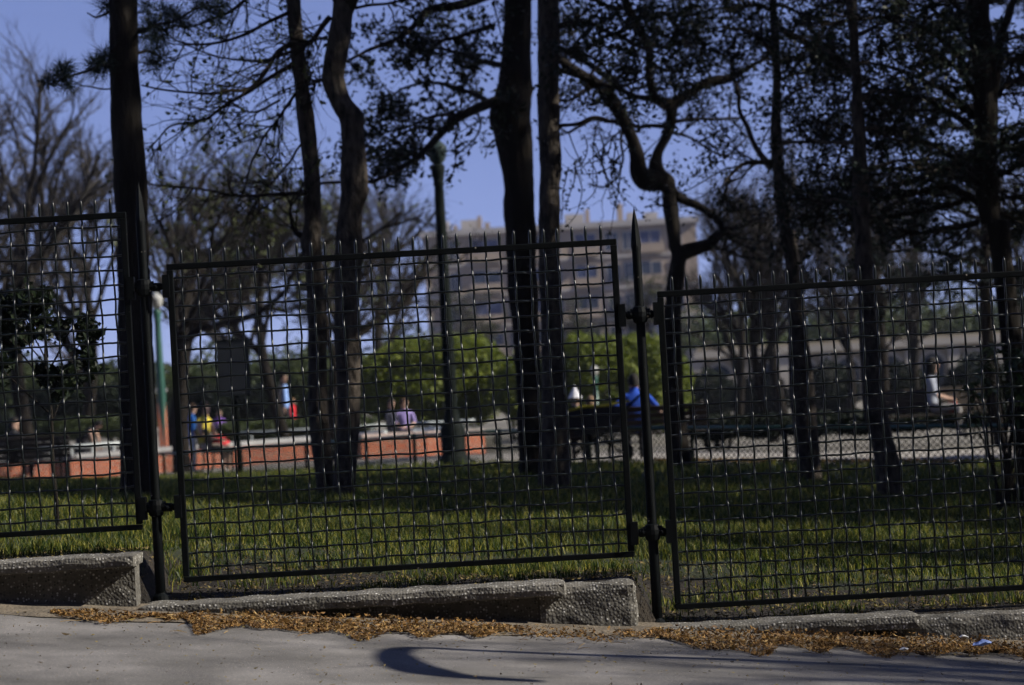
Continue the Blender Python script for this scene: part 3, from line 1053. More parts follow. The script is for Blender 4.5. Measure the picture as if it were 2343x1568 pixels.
for k in range(10):                                       # limbs above the picture
    s = P2[-1] if k % 2 else P3[-1]
    a = random.uniform(0, 6.28)
    L = random.uniform(1.5, 3)
    pth = smooth_path([s + np.array([0, 0, -0.5]), s + np.array([L * .3 * math.cos(a), L * .3 * math.sin(a), 1.0]), s + np.array([L * .7 * math.cos(a), L * .7 * math.sin(a), L])], 10)
    up_.append((pth, np.linspace(0.05, 0.012, 10)))
UP, UR = np.stack([q[0] for q in up_]), np.stack([q[1] for q in up_])
T.b.tubes(UP, UR, 5)
T.twigs((UP, UR), 8, 1.1, 5, 0.45, 4, 0.05, up=0.1, r1=0.012, r2=0.005)
T.done()

# --- leafy tree with the long branch reaching uphill
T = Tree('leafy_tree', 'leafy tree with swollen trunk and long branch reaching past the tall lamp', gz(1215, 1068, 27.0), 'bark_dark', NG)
y = 27.0
PA, RA_ = trunk_mesh(T.t, [(-350, 1170, 1212), (0, 1155, 1216), (162, 1142, 1217), (242, 1122, 1217), (275, 1119, 1218), (323, 1134, 1219), (420, 1151, 1223), (506, 1153, 1225), (669, 1163, 1232), (800, 1175, 1236), (950, 1183, 1240), (1068, 1186, 1247)], y, seed=14, gnarl=0.06)
lv = []
for rows, w in (([(1150, 225, 0, 26), (1129, 233, -.2, 24), (1048, 268, -.8, 22), (1016, 297, -1.0, 20), (958, 359, -1.4, 15), (909, 391, -1.8, 12), (867, 410, -2.2, 10), (845, 415, -2.4, 9), (780, 415, -2.8, 8), (735, 420, -3.1, 7), (690, 440, -3.4, 5)], 0),
                ([(1165, -40, 0, 30), (1120, -15, -.1, 26), (1055, 12, -.4, 22), (990, 22, -.6, 20), (964, 38, -.8, 17), (941, 65, -1.0, 14), (909, 90, -1.3, 11), (845, 113, -1.7, 9), (793, 142, -2.1, 7)], 1),
                ([(1150, 150, 0, 16), (1100, 140, .3, 13), (1040, 120, .6, 10), (980, 110, .9, 7), (900, 150, 1.2, 4)], 1),
                ([(1135, 240, 0, 14), (1080, 215, .5, 11), (1000, 190, 1.0, 9), (930, 200, 1.4, 6), (870, 240, 1.6, 4)], 1),
                ([(1130, 60, 0, 14), (1060, 80, -.3, 10), (1000, 100, -.5, 8), (950, 150, -.7, 5)], 1),
                ([(1060, 262, -.8, 10), (1000, 265, -.6, 8), (930, 290, -.4, 6), (860, 310, -.2, 4)], 1),
                ([(1010, 300, -1, 8), (960, 290, -.9, 6), (900, 320, -.8, 5), (850, 350, -.7, 3)], 1),
                ([(1090, 255, -.5, 6), (1100, 290, -.4, 5), (1080, 325, -.3, 4), (1040, 360, -.2, 3)], 2)):
    q = limb(T.b, rows, y)
    if w: lv.append((resamp(*q, 10), w))
    else: lv.append((resamp(q[0][:16], q[1][:16], 10), 1))
full = [a for a, w in lv if w == 1]
T.twigs((np.concatenate([q[0] for q in full]), np.concatenate([q[1] for q in full])), 10, 0.85, 7, 0.36, 10, 0.04, spread=0.85, up=0.16, r1=0.012, r2=0.005, jit=0.05)
thin = [a for a, w in lv if w == 2]
T.twigs((np.concatenate([q[0] for q in thin]), np.concatenate([q[1] for q in thin])), 4, 0.4, 3, 0.2, 3, 0.05, up=-0.1, r1=0.008, r2=0.004)
up_ = []
for k in range(9):
    s = PA[-1]
    a = random.uniform(0, 6.28)
    L = random.uniform(2, 3.6)
    pth = smooth_path([s + np.array([0, 0, -0.6]), s + np.array([L * .35 * math.cos(a), L * .35 * math.sin(a), .9]), s + np.array([L * .8 * math.cos(a), L * .8 * math.sin(a), L * .9])], 10)
    up_.append((pth, np.linspace(0.07, 0.015, 10)))
UP, UR = np.stack([q[0] for q in up_]), np.stack([q[1] for q in up_])
T.b.tubes(UP, UR, 5)
T.twigs((UP, UR), 10, 1.3, 6, 0.5, 13, 0.09)
T.done()

# --- straight trunk beside it
T = Tree('leafy_tree', 'straight trunk with sunlit bark, close against the swollen trunk', gz(1265, 1128, 22.5), 'bark', NG)
y = 22.5
PA, RA_ = trunk_mesh(T.t, [(-380, 1228, 1262), (0, 1229, 1279), (150, 1230, 1280), (250, 1230, 1281), (388, 1234, 1284), (443, 1233, 1281), (600, 1232, 1282), (700, 1236, 1283), (800, 1238, 1292), (928, 1240, 1300), (1050, 1234, 1305), (1128, 1230, 1304)], y, seed=21, gnarl=0.07)
fl = []
for rows in ([(1275, 60, 0, 16), (1330, 50, -.3, 13), (1400, 75, -.6, 10), (1470, 110, -.9, 7), (1540, 130, -1.2, 4)],
             [(1278, 160, 0, 14), (1340, 180, .3, 12), (1400, 200, .5, 9), (1450, 190, .8, 6), (1500, 160, 1.0, 4)],
             [(1276, 0, 0, 14), (1330, -10, .3, 12), (1400, 15, .6, 8), (1460, 30, .8, 5)],
             [(1278, 110, 0, 12), (1330, 120, -.4, 9), (1380, 150, -.7, 6), (1420, 200, -.9, 4)],
             [(1280, 290, 0, 10), (1320, 285, .1, 8), (1360, 270, .2, 7), (1400, 280, .3, 5), (1440, 300, .4, 3)]):
    q = limb(T.b, rows, y)
    fl.append(resamp(*q, 10))
T.twigs((np.concatenate([q[0] for q in fl[:4]]), np.concatenate([q[1] for q in fl[:4]])), 11, 0.85, 7, 0.32, 8, 0.035, up=0.18, r1=0.01, r2=0.0045, jit=0.04)
# arching bare twigs with buds below
T2l = MB()
for k in range(20):
    u0, v0 = random.uniform(1284, 1440), random.uniform(285, 400)
    a_, rows = random.uniform(0.6, 2.4), []
    turn = random.uniform(-.55, .55)
    for i_ in range(6):
        rows.append((max(u0, 1286), v0, .1 * i_, 3.6 - .45 * i_))
        u0 += 30 * math.cos(a_)
        v0 += 30 * math.sin(a_)
        a_ += turn
    q = limb(T.b, rows, y + random.uniform(-.4, .8), 4, 14)
    ps = q[0][rng.integers(3, 14, 5)] + rng.normal(0, 0.01, (5, 3))
    T.l.add(*leaf_cards(np.repeat(ps, 3, 0) + rng.normal(0, 0.018, (15, 3)), 0.024, 0, 0.6))
s = PA[-1]
up_ = []
for k in range(8):
    a = random.uniform(0, 6.28)
    L = random.uniform(2, 3.4)
    pth = smooth_path([s + np.array([0, 0, -0.6]), s + np.array([L * .35 * math.cos(a), L * .35 * math.sin(a), .9]), s + np.array([L * .8 * math.cos(a), L * .8 * math.sin(a), L * .9])], 10)
    up_.append((pth, np.linspace(0.06, 0.013, 10)))
UP, UR = np.stack([q[0] for q in up_]), np.stack([q[1] for q in up_])
T.b.tubes(UP, UR, 5)
T.twigs((UP, UR), 10, 1.2, 6, 0.45, 13, 0.09)
T.done()

# --- contorted tree beside the iron post
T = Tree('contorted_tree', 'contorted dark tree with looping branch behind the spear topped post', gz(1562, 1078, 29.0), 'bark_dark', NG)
y = 29.0
c3 = lambda x, yy: (1140 + x * .3231, yy * .3231)
c7 = lambda x, yy: (1140 + x * .3231, 443 + yy * .3231)
prof = [(1078, 1540, 1586), (950, 1526, 1568), (860, 1524, 1562), (800, 1522, 1560), (740, 1519, 1558), (690, 1521, 1560), (650, 1524, 1566)]
for yy, a, b in ((500, 1220, 1330), (430, 1225, 1340), (370, 1205, 1300), (300, 1195, 1290), (150, 1175, 1280), (0, 1165, 1275)):
    u0, v0 = c7(a, yy)
    prof.append((v0, u0, c7(b, yy)[0]))
for yy, a, b in ((1400, 1160, 1270), (1330, 1130, 1260), (1260, 1080, 1240), (1180, 1060, 1170), (1080, 1090, 1170), (950, 1160, 1240), (820, 1185, 1270), (740, 1170, 1260)):
    prof.append((yy * .3231, c3(a, 0)[0], c3(b, 0)[0]))
trunk_mesh(T.t, prof, y, seed=30, gnarl=0.09)


def c3rows(rs, dy0=0, dy1=0):
    n = len(rs)
    return [(*c3(a, b), dy0 + (dy1 - dy0) * k / (n - 1), w * .37) for k, (a, b, w) in enumerate(rs)]


fl, big = [], []
for rs, dy, lf in (([(1215, 740, 95), (1150, 715, 70), (1090, 680, 62), (1078, 550, 55), (1072, 400, 55), (1040, 290, 58), (960, 150, 60), (900, 0, 55), (860, -150, 45)], -.3, 1),
                   ([(1215, 760, 95), (1300, 700, 66), (1420, 615, 62), (1520, 575, 70), (1620, 560, 56), (1720, 520, 40), (1830, 450, 28), (1940, 420, 18), (2060, 420, 8)], .4, 1),
                   ([(1150, 1280, 150), (1040, 1270, 140), (985, 1180, 110), (960, 1000, 80), (880, 850, 82), (800, 720, 95), (700, 600, 75), (550, 500, 65), (440, 420, 52), (330, 330, 30)], -.9, 0),
                   ([(1080, 690, 50), (980, 690, 34), (900, 650, 35), (780, 560, 34), (640, 450, 30), (440, 370, 22)], .6, 1),
                   ([(860, 850, 30), (700, 850, 24), (580, 890, 20), (500, 940, 18), (440, 910, 12)], -.5, 0),
                   ([(1200, 900, 40), (1100, 890, 28), (980, 900, 24), (890, 850, 20)], .1, 0),
                   ([(1240, 860, 30), (1400, 850, 22), (1600, 840, 20), (1750, 830, 14)], .5, 1),
                   ([(1230, 940, 22), (1350, 980, 16), (1500, 1070, 14), (1620, 1090, 14), (1720, 1020, 12), (1770, 960, 8)], .6, 0),
                   ([(880, 870, 30), (870, 1000, 18), (875, 1150, 16), (850, 1250, 12), (760, 1320, 10), (640, 1300, 8)], -.6, 0),
                   ([(1060, 300, 40), (1150, 330, 26), (1300, 300, 20), (1420, 330, 14)], .2, 1),
                   ([(1075, 480, 36), (1180, 500, 22), (1300, 480, 18), (1450, 420, 12)], .6, 1),
                   ([(960, 150, 36), (1080, 110, 24), (1250, 90, 18), (1400, 60, 12)], .9, 1),
                   ([(700, 600, 40), (600, 640, 24), (520, 700, 18), (440, 720, 12)], -.9, 0),
                   ([(640, 450, 26), (560, 330, 18), (500, 220, 14), (460, 100, 10)], .5, 1),
                   # the loop
                   ([(1255, 1810, 120), (1340, 1780, 100), (1440, 1750, 85), (1500, 1730, 75), (1560, 1680, 60), (1592, 1630, 56), (1560, 1560, 50), (1480, 1500, 48), (1380, 1440, 56), (1290, 1400, 60), (1210, 1320, 80), (1170, 1250, 80)], 0, 0)):
    q = limb(T.t, c3rows(rs, 0, dy), y, 9, 36, 0.02)
    big.append(resamp(*q, 10))
    if lf: fl.append(resamp(*q, 10))
for rs in ([(1590, 1640, 26), (1700, 1680, 18), (1850, 1710, 14), (2000, 1720, 10)], [(1590, 1650, 26), (1700, 1720, 16), (1800, 1760, 12), (1950, 1770, 8)], [(1580, 1610, 24), (1700, 1600, 16), (1820, 1560, 12), (1900, 1500, 8)],
           [(1500, 1740, 20), (1650, 1790, 14), (1800, 1830, 10), (1920, 1850, 7)], [(1570, 1560, 20), (1650, 1480, 14), (1720, 1380, 10), (1800, 1300, 7)]):
    q = limb(T.t, c3rows(rs, 0, .5), y, 5, 20, 0.02)
    big.append(resamp(*q, 10))
BP, BR = np.concatenate([q[0] for q in big]), np.concatenate([q[1] for q in big])
T.twigs((BP, BR), 5, 0.7, 5, 0.32, 0.8, 0.03, spread=0.8, up=0.0, r1=0.01, r2=0.0045, jit=0.03, wig=0.3)
T.twigs((np.concatenate([q[0] for q in fl]), np.concatenate([q[1] for q in fl])), 8, 1.0, 7, 0.4, 9, 0.034, spread=0.8, up=0.12, r1=0.011, r2=0.0045, jit=0.06, wig=0.28)
T.done()

# --- two slender sunlit trunks
T = Tree('slender_tree', 'slender leaning trunk with sunlit edge, nearer the spear topped post', gz(1858, 1104, 25.0), 'bark', NG)
y = 25.0
pr = [(-380, 1740, 1770), (-120, 1750, 1775)] + [(yy * .3231, 1710 + a * .3231, 1710 + b * .3231) for yy, a, b in ((0, 150, 212), (250, 165, 225), (500, 180, 237), (900, 165, 242), (1200, 175, 262), (1568, 208, 296))]
pr += [(443 + yy * .3231, 1710 + a * .3231, 1710 + b * .3231) for yy, a, b in ((300, 235, 340), (600, 275, 388), (1000, 288, 430), (1300, 290, 465), (1560, 310, 490))] + [(1040, 1822, 1877), (1104, 1832, 1882)]
PA, RA_ = trunk_mesh(T.t, pr, y, seed=41, gnarl=0.06)
c4 = lambda x, yy: (1710 + x * .3231, yy * .3231)


def c4rows(rs, dy1):
    return [(*c4(a, b), dy1 * k / (len(rs) - 1), w * .3231) for k, (a, b, w) in enumerate(rs)]


fl = []
for rs, dy in (([(210, 420, 60), (130, 330, 40), (60, 260, 30), (-60, 200, 20), (-180, 180, 14)], -.6), ([(190, 180, 60), (260, 210, 50), (400, 290, 46), (550, 400, 50), (700, 500, 44), (850, 570, 30)], .8),
               ([(170, 1180, 60), (60, 1040, 40), (0, 900, 36), (-60, 760, 30), (-90, 560, 26), (-130, 380, 20), (-150, 200, 14)], .6), ([(180, 1140, 50), (60, 1140, 34), (-40, 1180, 30), (-130, 1260, 22), (-180, 1330, 12)], -.4),
               ([(240, 560, 30), (330, 520, 22), (430, 500, 16), (560, 470, 10)], -.5), ([(240, 1020, 40), (340, 1000, 28), (470, 1010, 24), (600, 1000, 16)], .7),
               ([(270, 1250, 60), (330, 1330, 50), (380, 1420, 46), (450, 1440, 30), (560, 1380, 24), (700, 1380, 16)], .6), ([(230, 760, 30), (330, 660, 24), (460, 600, 18), (600, 560, 12)], .9),
               ([(200, 40, 40), (300, 60, 26), (420, 120, 20), (560, 130, 12)], -.8), ([(160, 80, 40), (60, 30, 30), (-60, 60, 22), (-200, 40, 12)], .5)):
    q = limb(T.t, c4rows(rs, dy), y, 7, 26, 0.02)
    fl.append(resamp(*q, 10))
T.twigs((np.concatenate([q[0] for q in fl]), np.concatenate([q[1] for q in fl])), 11, 1.05, 8, 0.38, 8, 0.032, spread=0.85, up=0.04, r1=0.01, r2=0.004, jit=0.06)
s = PA[-1]
up_ = []
for k in range(9):
    a = random.uniform(0, 6.28)
    L = random.uniform(2, 3.4)
    up_.append((smooth_path([s + np.array([0, 0, -0.8]), s + np.array([L * .4 * math.cos(a), L * .4 * math.sin(a), .7]), s + np.array([L * .9 * math.cos(a), L * .9 * math.sin(a), L * .8])], 10), np.linspace(0.05, 0.013, 10)))
UP, UR = np.stack([q[0] for q in up_]), np.stack([q[1] for q in up_])
T.b.tubes(UP, UR, 5)
T.twigs((UP, UR), 8, 1.1, 6, 0.45, 10, 0.08)
T.done()

T = Tree('slender_tree', 'slender upright trunk with knots and sunlit edge, foot in the shaded grass', gz(2035, 1132, 21.5), 'bark', NG)
y = 21.5
pr = [(-420, 1920, 1945), (-120, 1932, 1958)] + [(yy * .3231, 1710 + a * .3231, 1710 + b * .3231) for yy, a, b in ((0, 700, 776), (300, 722, 790), (600, 740, 812), (800, 738, 822), (1000, 745, 842), (1300, 745, 860), (1568, 752, 862))]
pr += [(443 + yy * .3231, 1710 + a * .3231, 1710 + b * .3231) for yy, a, b in ((250, 760, 872), (400, 763, 882), (520, 762, 890), (650, 780, 895), (900, 790, 912), (1300, 805, 960), (1560, 830, 995))] + [(1050, 2000, 2055), (1132, 2006, 2064)]
PA, RA_ = trunk_mesh(T.t, pr, y, seed=47, gnarl=0.08)
fl = []
for rs, dy in (([(740, 480, 40), (640, 430, 30), (540, 330, 22), (430, 260, 14)], .5), ([(820, 700, 40), (930, 640, 28), (1060, 640, 20), (1200, 600, 12)], .6), ([(790, 250, 36), (900, 180, 26), (1020, 150, 18), (1150, 180, 12)], -.5),
               ([(850, 1200, 40), (980, 1160, 28), (1150, 1140, 20), (1300, 1130, 12)], .7), ([(740, 1020, 36), (620, 1000, 26), (500, 1010, 18), (380, 960, 10)], .6), ([(830, 930, 36), (950, 900, 26), (1080, 930, 18), (1200, 980, 12)], .9),
               ([(745, 1480, 40), (620, 1420, 28), (520, 1440, 20), (440, 1400, 10)], .5)):
    q = limb(T.t, c4rows(rs, dy), y, 7, 26, 0.02)
    fl.append(resamp(*q, 10))
T.twigs((np.concatenate([q[0] for q in fl]), np.concatenate([q[1] for q in fl])), 11, 0.95, 8, 0.32, 7, 0.03, spread=0.85, up=0.02, r1=0.009, r2=0.004, jit=0.06)
s = PA[-1]
up_ = []
for k in range(9):
    a = random.uniform(0, 6.28)
    L = random.uniform(2, 3.2)
    up_.append((smooth_path([s + np.array([0, 0, -0.8]), s + np.array([L * .4 * math.cos(a), L * .4 * math.sin(a), .7]), s + np.array([L * .9 * math.cos(a), L * .9 * math.sin(a), L * .8])], 10), np.linspace(0.05, 0.013, 10)))
UP, UR = np.stack([q[0] for q in up_]), np.stack([q[1] for q in up_])
T.b.tubes(UP, UR, 5)
T.twigs((UP, UR), 8, 1.1, 6, 0.45, 10, 0.08)
T.done()


# --- cedars: layered flat sprays
def cedar(T, P, R, n_limb, z0, z1, reach, y, leafn, size, taper=0.65):
    """horizontal limbs round a stem path between heights z0..z1"""
    A, RR = [], []
    for k in range(n_limb):
        zz = z0 + (z1 - z0) * (k + random.random()) / n_limb
        i = int(np.argmin(np.abs(P[:, 2] - zz)))
        s = P[i]
        if zz > P[:, 2].max(): s = np.array([P[-1][0], P[-1][1], zz])
        a = k * 2.4 + random.uniform(-.5, .5)
        L = reach * (1 - taper * (zz - z0) / (z1 - z0 + 1e-6)) * random.uniform(0.7, 1.1)
        d = np.array([math.cos(a), math.sin(a), 0])
        side = np.array([-math.sin(a), math.cos(a), 0]) * random.uniform(-.3, .3)
        A.append(smooth_path([s, s + d * L * .35 + np.array([0, 0, .16]) * L * .5, s + d * L * .7 + side * L * .4 + np.array([0, 0, .08 * L]), s + d * L + side * L * .7 + np.array([0, 0, -.1 * L])], 10))
        RR.append(np.linspace(0.045, 0.01, 10))
    A, RR = np.stack(A), np.stack(RR)
    T.t.tubes(A, RR, 6)
    B, RB = spawn(A, RR, 11, reach * 0.36, 0.012, 1.0, -0.02, 0.12, 6, 0.12, 0.02)
    B[..., 2] = B[:, :1, 2] + (B[..., 2] - B[:, :1, 2]) * 0.35
    T.b.tubes(B, RB, 4)
    C, RC = spawn(B, RB, 6, reach * 0.14, 0.006, 0.9, 0.0, 0.15, 4, 0.1, 0.0)
    C[..., 2] = C[:, :1, 2] + (C[..., 2] - C[:, :1, 2]) * 0.4
    T.b.tubes(C, RC, 3)
    p = on_twigs(C, leafn, 0.03)
    T.l.add(*leaf_cards(p, size, 0.5, 0.4))


T = Tree('cedar_tree', 'dark evergreen with layered boughs at the downhill end of the fence', gz(2340, 1100, 22.0), 'bark_dark', NG)
y = 22.0
pr = [(-500, 2235, 2262), (-200, 2225, 2270)] + [(yy * .3231, 1710 + a * .3231, 1710 + b * .3231) for yy, a, b in ((0, 1560, 1710), (300, 1580, 1745), (600, 1600, 1770), (1000, 1602, 1772), (1300, 1612, 1778), (1568, 1655, 1795))]
pr += [(443 + yy * .3231, 1710 + a * .3231, 1710 + b * .3231) for yy, a, b in ((200, 1690, 1850), (400, 1720, 1872), (800, 1770, 1915), (1100, 1800, 1960), (1560, 1860, 2030))] + [(1100, 2325, 2385)]
PA, RA_ = trunk_mesh(T.t, pr, y, seed=55, gnarl=0.06)
T.leafmat = 'needle'
limb(T.t, c4rows([(1690, 900, 130), (1760, 500, 80), (1800, 250, 66), (1850, 100, 60), (1920, -60, 46), (2000, -300, 30)], .5), y, 9, 30)
for rs, dy in (([(1650, 1450, 60), (1400, 1330, 46), (1150, 1370, 40), (900, 1400, 34), (700, 1420, 24), (480, 1500, 12)], .8), ([(1650, 1330, 60), (1500, 1200, 40), (1300, 1200, 30), (1100, 1180, 20), (880, 1240, 12)], -.6),
               ([(1640, 950, 60), (1450, 800, 46), (1300, 720, 36), (1100, 660, 30), (880, 640, 18)], .4), ([(1750, 1050, 50), (1850, 980, 36), (2000, 920, 24)], -.3), ([(1640, 700, 60), (1500, 500, 40), (1350, 400, 28), (1150, 320, 16)], -.9),
               ([(1630, 400, 50), (1480, 200, 36), (1300, 60, 24), (1100, 0, 14)], .6), ([(1640, 1560, 50), (1450, 1620, 36), (1250, 1640, 28), (1000, 1640, 14)], .3), ([(1760, 1500, 40), (1900, 1540, 30), (2050, 1500, 20)], .7),
               ([(1640, 1250, 50), (1350, 1050, 40), (1050, 950, 30), (750, 900, 20), (450, 870, 12)], 1.2), ([(1640, 850, 50), (1350, 620, 36), (1000, 480, 28), (650, 430, 18), (300, 400, 10)], 1.5),
               ([(1630, 550, 46), (1350, 250, 34), (1000, 130, 26), (650, 150, 16), (380, 220, 10)], -1.0), ([(1650, 1400, 50), (1300, 1480, 40), (950, 1540, 30), (650, 1500, 20), (420, 1420, 10)], 1.6),
               ([(1640, 200, 40), (1300, -100, 30), (900, -60, 22), (500, 40, 14)], 1.0), ([(1760, 700, 40), (1900, 560, 28), (2050, 500, 18)], .6), ([(1780, 1250, 40), (1950, 1150, 26), (2080, 1120, 16)], -.5),
               ([(1790, 1400, 36), (1930, 1380, 26), (2070, 1420, 16)], .4), ([(1700, 300, 40), (1850, 420, 26), (2000, 380, 16)], .9), ([(1640, 1100, 44), (1250, 1250, 32), (900, 1320, 22), (560, 1250, 12)], 2.0)):
    q = limb(T.t, c4rows(rs, dy), y, 7, 26, 0.02)
    A, RR = resamp(*q, 10)
    B, RB = spawn(A, RR, 15, 0.85, 0.011, 1.0, -0.02, 0.15, 6, 0.05, 0.02)
    B[..., 2] = B[:, :1, 2] + (B[..., 2] - B[:, :1, 2]) * 0.5
    T.b.tubes(B, RB, 4)
    C, RC = spawn(B, RB, 6, 0.3, 0.005, 0.9, 0, 0.2, 4, 0.1)
    C[..., 2] = C[:, :1, 2] + (C[..., 2] - C[:, :1, 2]) * 0.6
    T.b.tubes(C, RC, 3)
    T.l.add(*leaf_cards(on_twigs(C, 8, 0.04), 0.035, 0.5, 0.4))
cedar(T, PA, RA_, 16, PA[-1][2] - 1.4, PA[-1][2] + 3.5, 2.6, y, 4, 0.07)
T.done()


def standing_cedar(label, u, vb, y, h, reach, nl, z0f, leafn=5, size=0.07, x=None, taper=0.65, r0=0.2):
    base = np.array(gz(u, vb, y)) if x is None else np.array([x, y, float(zg(x, y))])
    T = Tree('cedar_tree', label, tuple(base), 'bark_dark', 'evergreens round the lawn')
    T.leafmat = 'needle'
    N = 24
    zz = np.linspace(-0.2, h, N)
    P = base + np.stack([0.12 * np.sin(zz * .8 + u), 0.1 * np.cos(zz * .7), zz], 1)
    T.t.tubes(P, np.linspace(r0, 0.03, N), 10)
    cedar(T, P, None, nl, base[2] + h * z0f, base[2] + h * 0.98, reach, y, leafn, size, taper)
    T.done()


# evergreens whose boughs fill the upper picture behind the slender trunks
standing_cedar('dark evergreen with low boughs beyond the downhill bench', 2290, 1000, 39.5, 8.0, 3.4, 34, 0.30, 7, 0.06, r0=.13)
# unseen evergreens added further downhill to shade the lawn and trunks
SH = ((7.9, 17.2, 12.5, 2.7, 'unseen evergreen added for shade beside the fence, next downhill of the last panel'), (9.6, 20.5, 14, 3.2, 'tall unseen evergreen added for shade on the lawn downhill of the shaded bench'),
      (8.6, 24.0, 12.5, 2.8, 'unseen evergreen added for shade mid lawn downhill of the cedar'), (12.5, 17.0, 14, 3.0, 'second unseen evergreen added for shade along the fence going downhill'), (13.5, 25.5, 15, 3.6, 'unseen evergreen added for shade at the path edge downhill'),
      (15.5, 21.0, 16, 4.0, 'tallest unseen evergreen of the downhill group added for shade on the lawn'), (18.0, 16.6, 15, 3.2, 'third unseen evergreen added for shade along the fence going downhill'), (20.5, 23.0, 18, 4.2, 'last big unseen evergreen added for shade at the bottom of the lawn'),
      (11.0, 28.5, 9.0, 2.6, 'slim unseen evergreen added for shade by the path below the shaded bench'))
for k, (x, yy, h, r, lb) in enumerate(SH):
    standing_cedar(lb, 2343 + 300 * k, 1060, yy, h, r, 38, 0.22, 4.4, 0.11, x=x, taper=0.35)
#@@PART3
# ------------------------------------------------------------------ bare background trees


def bare_tree_mesh(h, seed, dense=1.0, upright=0.35, fork=0.35, leaf=0.0):
    """returns (trunk MB, branch MB, foliage MB) around the origin"""
    global rng
    keep, rng = rng, np.random.default_rng(seed)
    t, b, l = MB(), MB(), MB()
    zz = np.linspace(-0.2, h * 0.62, 12)
    P = np.stack([0.03 * h * np.sin(zz * 6 / h + seed), 0.03 * h * np.cos(zz * 5 / h + seed * 2), zz], 1)[None]
    R = (0.021 * h * np.linspace(1, 0.4, 12))[None]
    t.tubes(P, R, 9)
    A, RA = spawn(P, R, 11, h * 0.46, 0.012 * h, 0.6, upright, 0.13, 9, fork)
    t.tubes(A, RA, 6)
    B, RB = spawn(A, RA, int(6 * dense), h * 0.26, 0.005 * h, 0.6, upright * 0.8, 0.16, 7, 0.2)
    b.tubes(B, RB, 4)
    C, RC = spawn(B, RB, int(6 * dense), h * 0.12, 0.0022 * h, 0.6, upright * 0.6, 0.18, 5, 0.15)
    b.tubes(C, RC, 3)
    D, RD = spawn(C, RC, 4, h * 0.06, 0.0012 * h, 0.6, upright * 0.5, 0.2, 4, 0.15)
    b.tubes(D, RD * 1.2, 3)
    if leaf: l.add(*leaf_cards(on_twigs(D, leaf, 0.02 * h * 0.3), 0.009 * h, 0, 0.6))
    rng = keep
    return t, b, l


def raw(m, name, material):
    V, Q = np.vstack(m.V), np.vstack(m.Q)
    me = mesh_from(name, V, Q, np.vstack(m.T) if m.T else [], True)
    me.materials.append(material)
    return me


KINDS = []
for sd, dn, upr, fk, lf in ((3, 1.0, 0.40, 0.40, 0.0), (8, 1.0, 0.25, 0.30, 0.35), (15, 1.2, 0.5, 0.28, 0.0), (21, 1.0, 0.3, 0.45, 0.8)):
    t, b, l = bare_tree_mesh(10.0, sd, dn, upr, fk, lf)
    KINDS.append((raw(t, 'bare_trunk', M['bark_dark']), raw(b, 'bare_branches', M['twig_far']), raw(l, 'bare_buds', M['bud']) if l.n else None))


def bare_tree(u, v, y, h, kind, rot, label, group='bare trees beyond the path'):
    p = at(u, v, y)
    e = empty('bare_tree', (p[0], p[1], float(zg(p[0], p[1]))), label, 'tree', group)
    e.rotation_euler = (0, 0, rot)
    s = h / 10.0
    e.scale = (s, s, s)
    for nm, me in zip(('trunk', 'branches', 'buds'), KINDS[kind]):
        if me is None: continue
        o = bpy.data.objects.new(nm, me)
        COL.objects.link(o)
        o.parent = e
        if nm != 'trunk': o['kind'] = 'stuff'
    return e


for (u, v, y, h, k, r, lb) in (
        (78, 1000, 52, 9.6, 0, 0.3, 'tall bare tree seen through the uphill mesh panel'),
        (-40, 1000, 58, 10.5, 2, 1.9, 'bare tree uphill of the crouching person in black'),
        (200, 990, 66, 9.5, 2, 3.3, 'slim bare tree standing just uphill of the thick pine trunk'),
        (425, 1000, 60, 9.0, 1, 4.2, 'many branched bare tree behind the brick pillar'),
        (640, 1000, 56, 8.0, 3, 0.9, 'bare tree behind the walking man'),
        (800, 990, 68, 9.0, 1, 2.2, 'budding bare tree hidden behind the crooked stem'),
        (560, 990, 85, 10.5, 0, 5.0, 'distant bare tree above the sign board'),
        (900, 980, 95, 11.0, 2, 1.1, 'distant bare tree showing beside the tall lamp'),
        (1700, 960, 72, 7.6, 2, 2.6, 'bare tree over the dark hedge beside the contorted trunk'),
        (1800, 960, 75, 9.5, 0, 0.2, 'bare tree before the cream pavilion, beside the leaning trunk'),
        (1935, 960, 80, 8.0, 0, 3.9, 'bare tree between the two slender trunks'),
        (2090, 960, 85, 8.5, 2, 5.1, 'bare tree behind the seated person with long dark hair'),
        (2330, 950, 78, 9.5, 1, 2.9, 'bare tree at the downhill end of the cream pavilion'),
        (1760, 960, 58, 7.0, 2, 0.5, 'thin bare tree by the pale stone posts'),
        (2010, 960, 58, 7.2, 2, 4.6, 'thin bare tree just behind the knotted slender trunk'),
        (1480, 960, 105, 6.2, 3, 4.4, 'budding tree in front of the apartment block, near the spear point'),
        (1330, 960, 110, 5.6, 3, 0.7, 'budding tree before the apartment block above the small white lamp'),
        (1100, 970, 108, 6.0, 3, 2.0, 'budding tree before the apartment block beside the tall lamp'),
        ):
    bare_tree(u, v, y, h, k, r, lb)

